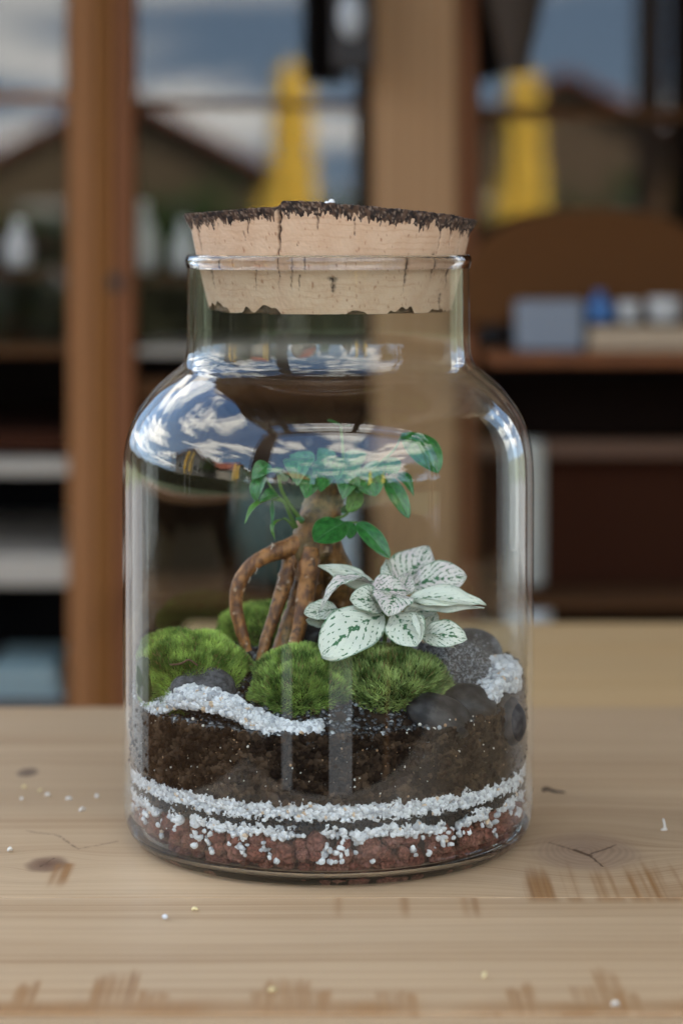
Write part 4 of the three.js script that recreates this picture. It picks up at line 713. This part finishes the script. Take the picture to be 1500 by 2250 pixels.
  const onLedge = (name, px0, px1, py0, py1, z, m, label, cat, bev = 0.004) => { const k = K(z), c = zi((px0 + px1) / 2, py1, z), w = (px1 - px0) * k, h = (py1 - py0) * k; const g = new RoundedBoxGeometry(w, h, 0.045, 3, bev); g.translate(0, h / 2, 0); const o = mesh(name, g, m); o.position.copy(c); o.position.y = wy(766) + 0.001; return tag(o, label, cat); };
  onLedge('storage_box', 1132, 1276, 652, 762, ZW + 0.05, std([0.20, 0.235, 0.28], 0.6), 'grey blue box on the ledge right of the jar neck', 'box');
  onLedge('wooden_block', 1290, 1620, 708, 762, ZW + 0.06, std([0.42, 0.32, 0.21], 0.6), 'long beige wooden block on the ledge at the right edge', 'block');
  const cup = (px, py0, py1, w, z, m, name, label, cat, lid) => { const k = K(z), c = zi(px, py1, z), r = w * k / 2, h = (py1 - py0) * k, pts = (lid ? [[0.001, 0], [0.9, 0], [1, 0.1], [1, 0.55], [0.5, 0.72], [0.36, 0.8], [0.36, 1], [0.001, 1]] : [[0.001, 0], [0.75, 0], [0.92, 0.25], [1, 1], [0.9, 1], [0.8, 0.3], [0.001, 0.12]]).map(([a, b]) => new THREE.Vector2(a * r, b * h)); const o = mesh(name, new THREE.LatheGeometry(pts, 28), m); o.position.copy(c); return tag(o, label, cat); };
  cup(1316, 640, 708, 62, ZW + 0.055, std([0.035, 0.14, 0.36], 0.35), 'blue_bottle', 'small blue bottle standing on the beige block', 'bottle', true);
  cup(1380, 662, 708, 52, ZW + 0.055, white, 'white_cup', 'small white cup right of the blue bottle', 'cup'); cup(1458, 655, 708, 74, ZW + 0.055, white, 'white_cup', 'wider white cup nearest the right edge on the beige block', 'cup');
  // hanging things
  const shade = new THREE.LatheGeometry([[0.011, 0], [0.034, 0.10], [0.036, 0.16], [0.033, 0.16], [0.031, 0.10], [0.008, 0.003]].map(([a, b]) => new THREE.Vector2(a, b)), 32);
  { const o = thing('hanging_lamp', 'dark brown tapering lamp shade hanging behind the right window', 'lamp', zi(1132, 158, ZW + 0.05)); const q = o.position; const g = shade.clone().translate(q.x, q.y, q.z); part('lamp_shade', g, std([0.035, 0.022, 0.013], 0.7), o); part('cord', box(q.x - 0.002, q.x + 0.002, q.y + 0.10, TOP, q.z - 0.002, q.z + 0.002, 0), std([0.02, 0.02, 0.02], 0.7), o); }
  { const c = zi(776, 158, ZW + 0.05), o = thing('hanging_lantern', 'dark lantern with a modelled pale oval highlight hanging beside the right post', 'lantern', c); const dk = std([0.018, 0.014, 0.013], 0.6);
    part('lantern_case', box(c.x - 0.020, c.x + 0.020, c.y, c.y + 0.10, c.z - 0.02, c.z + 0.012, 0.006), dk, o); const g = ball(6, () => 1); g.scale(0.012, 0.022, 0.008); g.translate(c.x - 0.002, c.y + 0.052, c.z + 0.012); part('lantern_highlight', g, std([0.40, 0.43, 0.46], 0.2), o); part('cord', box(c.x - 0.002, c.x + 0.002, c.y + 0.10, TOP, c.z - 0.002, c.z + 0.002, 0), dk, o); }  // the pale ellipsoid models the bright oval reflection on the lantern
  // lower shelves
  const cyl = (px, py0, py1, w, z, m, name, label, cat) => { const k = K(z), c = zi(px, py1, z), r = w * k / 2, h = (py1 - py0) * k, o = mesh(name, new THREE.LatheGeometry([[0.001, 0], [0.94, 0], [1, 0.03], [1, 0.96], [0.95, 1], [0.001, 1]].map(([a, b]) => new THREE.Vector2(a * r, b * h)), 32), m); o.position.copy(c); return tag(o, label, cat); };
  cyl(1158, 968, 1284, 76, ZW + 0.06, std([0.40, 0.42, 0.38], 0.5), 'white_candle', 'tall pale greyish white pillar candle behind the right edge of the jar', 'candle');
  p('display_ledge', box(wx(1060), wx(1960), wy(1300), wy(1286), ZW + 0.004, ZW + 0.11, 0.002), brown);
  cyl(1165, 1334, 1500, 92, ZW + 0.09, std([0.48, 0.56, 0.60], 0.5), 'pale_pot', 'pale blue grey pot low behind the right edge of the jar', 'pot');
  const fold = thing('folded_cloth', 'stack of folded teal cloths on the lowest shelf at the left', 'cloth', V(wx(70), wy(1552), ZW + 0.0));
  for (let i = 0; i < 4; i++) part('cloth', box(wx(-40 + 4 * i), wx(134 - 5 * i), wy(1551 - 21 * i) + 0.0002, wy(1531 - 21 * i), ZW - 0.13, ZW - 0.02 + 0.002 * i, 0.004), std(i % 2 ? [0.20, 0.30, 0.32] : [0.30, 0.38, 0.39], 0.9), fold);
  const teal = mesh('teal_pot', new THREE.LatheGeometry([[0.001, 0], [0.030, 0], [0.040, 0.05], [0.036, 0.085], [0.030, 0.085], [0.001, 0.08]].map(([a, b]) => new THREE.Vector2(a, b)), 32), std([0.028, 0.062, 0.058], 0.6)); teal.position.copy(zi(606, 1272, ZW + 0.06)); tag(teal, 'dark teal pot seen through the jar left of the bonsai', 'pot');
  p('display_ledge', box(wx(300), wx(815), wy(1290), wy(1272), ZW + 0.004, ZW + 0.11, 0.002), brown);
  cyl(758, 1100, 1272, 46, ZW + 0.06, std([0.40, 0.47, 0.52], 0.5), 'grey_candle', 'blue grey candle seen through the jar right of the bonsai trunk', 'candle');
}

// ---------------------------------------------------------------- porch and garden behind the camera: seen in the glass, and shading the table
{
  const struct = (name, g, m) => tag(mesh(name, g, m), null, null, null, 'structure');
  const paving = greyTex(256, 256, (u, v) => 0.6 + 0.4 * fbm(u * 12, v * 12, 1, 4));
  const gnd = new THREE.PlaneGeometry(300, 300); gnd.rotateX(-Math.PI / 2); gnd.translate(0, FLOORY - 0.16, 0);
  struct('lawn', gnd, std([0.045, 0.060, 0.026], 1));
  struct('terrace', box(-9, 9, FLOORY - 0.15, FLOORY - 0.06, -8, 4.6, 0.01), std([0.07, 0.075, 0.085], 0.85));
  struct('porch_floor', box(-1.9, 1.9, FLOORY - 0.056, FLOORY - 0.0005, ZW + 0.01, 2.35, 0.006), std([0.30, 0.24, 0.18], 0.7));
  const wood = std([0.15, 0.080, 0.038], 0.6), woodDark = matt([0.060, 0.033, 0.017]);
  const porch = thing('porch', 'brown wooden porch roof on a post, mirrored in the upper glass of the jar', 'porch', V(0, FLOORY, 2.2));
  part('roof', box(-0.75, 2.0, 1.421, 1.50, -2.3, 0.82, 0.004), wood, porch);
  part('beam', box(-0.85, 2.0, 1.25, 1.35, 0.98, 1.08, 0.004), wood, porch);
  part('beam', box(-0.78, -0.70, 1.26, 1.35, -1.20, 0.975, 0.004), wood, porch);
  for (const x of [-0.55, 0.35, 1.3]) part('rafter', box(x - 0.03, x + 0.03, 1.352, 1.4195, -1.20, 1.08, 0.003), woodDark, porch);
  part('post', box(-0.88, -0.70, FLOORY, 1.248, 0.96, 1.12, 0.006), wood, porch);
  part('post', box(1.585, 1.635, FLOORY, 1.248, 1.005, 1.055, 0.006), wood, porch);
  const para = (x0, x1, y0, y1, z0, z1) => part('parapet_board', box(x0, x1, y0, y1, z0, z1, 0.004), woodDark, porch);
  para(-1.5, 1.75, -0.30, -0.10, 2.215, 2.245); part('parapet_cap', box(-1.5, 1.75, -0.099, -0.07, 2.18, 2.28, 0.004), wood, porch);
  for (const [a, b] of [[-1.5, -1.02], [-0.76, 0.03], [0.52, 1.75]]) para(a, b, FLOORY, -0.301, 2.215, 2.245);
  para(-1.45, -1.42, FLOORY, 0.0, -0.90, 2.214); part('parapet_cap', box(-1.49, -1.38, 0.001, 0.03, -0.90, 2.214, 0.004), wood, porch);
  part('side_wall', box(1.52, 1.58, FLOORY, 1.42, -1.05, 0.80, 0.004), woodDark, porch); para(1.60, 1.63, FLOORY, -0.10, 0.81, 2.17);
  // folded parasols
  const canopyG = grid(64, 30, (u, v) => { const a = u * Math.PI * 2, f = 0.5 + 0.5 * Math.cos(a * 5 + v * 1.1), h = 1.24 * (1 - v), r = (0.010 + 0.17 * Math.pow(v, 0.20) * (0.38 + 0.62 * f)) * (v > 0.45 && v < 0.52 ? 0.86 : 1); return V(Math.cos(a) * r, 1.31 + h, Math.sin(a) * r); }, true);
  const yellow = std([0.95, 0.64, 0.10], 0.8), poleM = std([0.5, 0.5, 0.48], 0.4);
  const parasol = (x, z, s, label) => { const o = thing('folded_parasol', label, 'parasol', V(x, FLOORY - 0.06, z), 'folded yellow parasols in the garden');
    mesh('canopy', canopyG, yellow, o); const fl = mesh('canopy_flap', canopyG, yellow, o); fl.scale.set(0.62, 0.42, 0.62); fl.position.set(-0.15, 0.62, 0.02); fl.rotation.y = 0.7; mesh('pole', new THREE.CylinderGeometry(0.02, 0.02, 2.6, 12).translate(0, 1.3, 0), poleM, o); mesh('base', new THREE.CylinderGeometry(0.22, 0.25, 0.07, 24).translate(0, 0.035, 0), std([0.3, 0.3, 0.3], 0.9), o); o.scale.setScalar(s); };
  const mirrored = (px, T, bay) => { const n = V(Math.sin(TILT), 0, Math.cos(TILT)), v = V((px - 750) * T / F + CX, 0, D0 - T), c = V(SASH[bay], 0, ZW - 0.012); return v.addScaledVector(n, -2 * v.clone().sub(c).dot(n)); };   // where a thing stands whose mirror image appears at px
  const M = (f, px, T, bay, ...rest) => { const q = mirrored(px, T, bay); return f(q.x, q.z, ...rest); };
  M(parasol, 640, 12, 1, 0.78, 'folded yellow parasol reflected in the middle window above the cork');
  M(parasol, 1148, 13, 2, 0.80, 'folded yellow parasol reflected in the right window beside the post');
  parasol(-4.9, 3.9, 0.85, 'folded yellow parasol mirrored in the left shoulder of the jar, nearer the post'); parasol(-4.6, 0.5, 0.85, 'folded yellow parasol mirrored near the left edge of the jar');
  // houses
  const tiles = colourTex(256, 256, (u, v) => { const a = Math.abs(Math.sin(u * Math.PI * 40)), b = (v * 26) % 1; return mix3([0.14, 0.040, 0.028], [0.40, 0.12, 0.07], clamp(0.3 + 0.5 * a * b + 0.4 * noise(Math.floor(u * 40) * 3.7, Math.floor(v * 26) * 2.9, 2), 0, 1)); });
  const house = (x, z, turn, w, d, h, hr, label, hw = [0.30, 0.28, 0.25]) => {
    const o = thing('house', label, 'house', V(x, FLOORY - 0.16, z), 'houses beyond the garden'); o.rotation.y = turn;
    const sh = new THREE.Shape(); sh.moveTo(-w / 2, 0); sh.lineTo(w / 2, 0); sh.lineTo(w / 2, h); sh.lineTo(0, h + hr); sh.lineTo(-w / 2, h); sh.closePath();
    mesh('wall', new THREE.ExtrudeGeometry(sh, { depth: d, bevelEnabled: false }).translate(0, 0, -d / 2), std(hw, 0.9), o);
    const L = Math.hypot(w / 2, hr) + 0.5, ang = Math.atan2(hr, w / 2);
    for (const s of [-1, 1]) { const g = new THREE.BoxGeometry(L, 0.14, d + 0.8); g.translate(L / 2, 0.08, 0); g.rotateZ(-ang); if (s < 0) g.rotateY(Math.PI); g.translate(0, h + hr, 0); mesh('roof', g, std([1, 1, 1], 0.9, { map: tiles }), o); }
    for (const s of [-1, 1]) for (const k of [-1, 1]) { const f = mesh('window', new RoundedBoxGeometry(1.0, 1.2, 0.08, 2, 0.02).translate(k * w * 0.22, h * 0.55, s * (d / 2 + 0.02)), std([0.8, 0.8, 0.78], 0.5), o); mesh('pane', new THREE.BoxGeometry(0.8, 1.0, 0.02).translate(k * w * 0.22, h * 0.55, s * (d / 2 + 0.072)), std([0.05, 0.06, 0.07], 0.1), f); }
  };
  M(house, 300, 52, 1, 2 * TILT, 7.2, 8, 2.3, 1.9, 'house with red gable roof reflected in the middle window', [0.13, 0.095, 0.06]); M(house, 1200, 56, 2, 2 * TILT, 8.4, 9, 2.6, 2.2, 'house with red gable roof reflected in the right window', [0.15, 0.105, 0.07]);
  house(-21, 13, 1.1, 9, 8, 3.2, 2.6, 'pale house with red roof mirrored in the left side of the jar'); house(-24, 2, 1.5, 9, 9, 4.2, 3.0, 'taller pale house mirrored at the left edge of the jar'); house(-11, 30, 0.4, 8, 7, 2.6, 2.0, 'low house with orange roof mirrored left of the jar post');
  // trees and hedge
  const leafG = (() => { const a = new THREE.PlaneGeometry(1, 0.6), b = a.clone().rotateY(1.3); return mergeGeometries([a, b]); })();
  const tree = (x, z, h, w, label, seed, bush = false) => {
    const o = thing(bush ? 'shrub' : 'tree', label, bush ? 'shrub' : 'tree', V(x, FLOORY - 0.16, z), bush ? 'shrubs of the garden edge' : 'trees of the garden'), r = rng(seed), l = [], B = [];
    for (let i = 0; i < 9; i++) B.push([V((r() - 0.5) * w * 0.7, h * (bush ? 0.2 + 0.5 * r() : 0.42 + 0.45 * r()), (r() - 0.5) * w * 0.7), w * (0.18 + 0.16 * r())]);
    for (let i = 0; i < 1500; i++) { const [c, s] = B[i % 9], d = V(r() - 0.5, r() - 0.5, r() - 0.5).normalize().multiplyScalar(s * Math.pow(r(), 0.35)); const p = c.clone().add(d).add(o.position); l.push([p, w * 0.045 * (0.6 + 0.8 * r()), mix3([0.025, 0.06, 0.014], [0.08, 0.15, 0.035], r())]); }
    scatter('crown', leafG, std([1, 1, 1], 0.7), l, o);
    const q = o.position; part('trunk', tube([q.clone(), q.clone().add(V(0.05 * h, h * 0.35, 0)), q.clone().add(V(0, h * 0.75, 0.03 * h))], (t) => 0.03 * h * (1.1 - t), 12, 12, () => 0), std([0.10, 0.07, 0.045], 0.9), o);
  };
  tree(-17, 20, 5.5, 5, 'broad tree between the houses mirrored in the left of the jar', 1); tree(-20, 7, 6.5, 4.5, 'tall tree beside the pale house mirrored at the far left', 2); tree(-2, 34, 3.0, 6, 'wide low tree mirrored above the bonsai leaves', 3); tree(19, 17, 6.5, 7, 'tall dark tree mirrored in the right of the jar', 4); tree(24, 10, 7.5, 7, 'largest dark tree mirrored behind the big bonsai leaf', 5); tree(-10, 38, 3.2, 6, 'low distant tree mirrored beside the orange roofed house', 6);
  M(tree, 430, 34, 1, 2.0, 2.6, 'olive shrub reflected below the red roof in the middle window', 7, true); M(tree, 1380, 34, 2, 1.7, 2.6, 'olive shrub reflected below the roof in the right window', 8, true); M(tree, 760, 36, 1, 2.2, 1.5, 'dark shrub reflected left of the right post', 9, true); M(tree, 60, 36, 0, 1.6, 2.2, 'olive shrub reflected in the far left window', 10, true);
  [[350, 30, 1, 1.5, 1.6, 'dark'], [470, 33, 1, 2.3, 1.3, 'tall'], [585, 29, 1, 1.2, 1.4, 'low'], [1110, 30, 2, 1.5, 1.4, 'low'], [1235, 33, 2, 2.2, 1.6, 'round'], [1310, 28, 2, 1.3, 1.5, 'dark'], [1460, 36, 2, 2.6, 2.0, 'broad'], [110, 30, 0, 1.9, 1.5, 'dark']].forEach(([px, T, bay, h, w, k], i) => M(tree, px, T, bay, h, w, `${k} garden shrub reflected in the ${['far left', 'middle', 'right'][bay]} window, ${['first', 'second', 'third', 'first', 'second', 'third', 'fourth', 'nearest'][i]} from the left`, 40 + i, true));
  const hedge = thing('hedge', 'long clipped garden hedge mirrored along the foot of the sky', 'hedge', V(0, FLOORY - 0.16, 16)); { const r = rng(31), l = [];
    for (let i = 0; i < 12000; i++) { const a = lerp(-2.75, 1.9, r()), R = 17 + r() * 1.2, y = 1.15 * Math.pow(r(), 0.8) * (1 + 0.2 * noise(a * 12, 1, 1)); l.push([V(Math.sin(a) * R, FLOORY - 0.16 + y, Math.cos(a) * R), 0.16 + 0.14 * r(), mix3([0.025, 0.032, 0.014], [0.09, 0.09, 0.045], r())]); }
    scatter('hedge_leaves', leafG, std([1, 1, 1], 0.75), l, hedge); }
}

renderer.render(scene, camera);
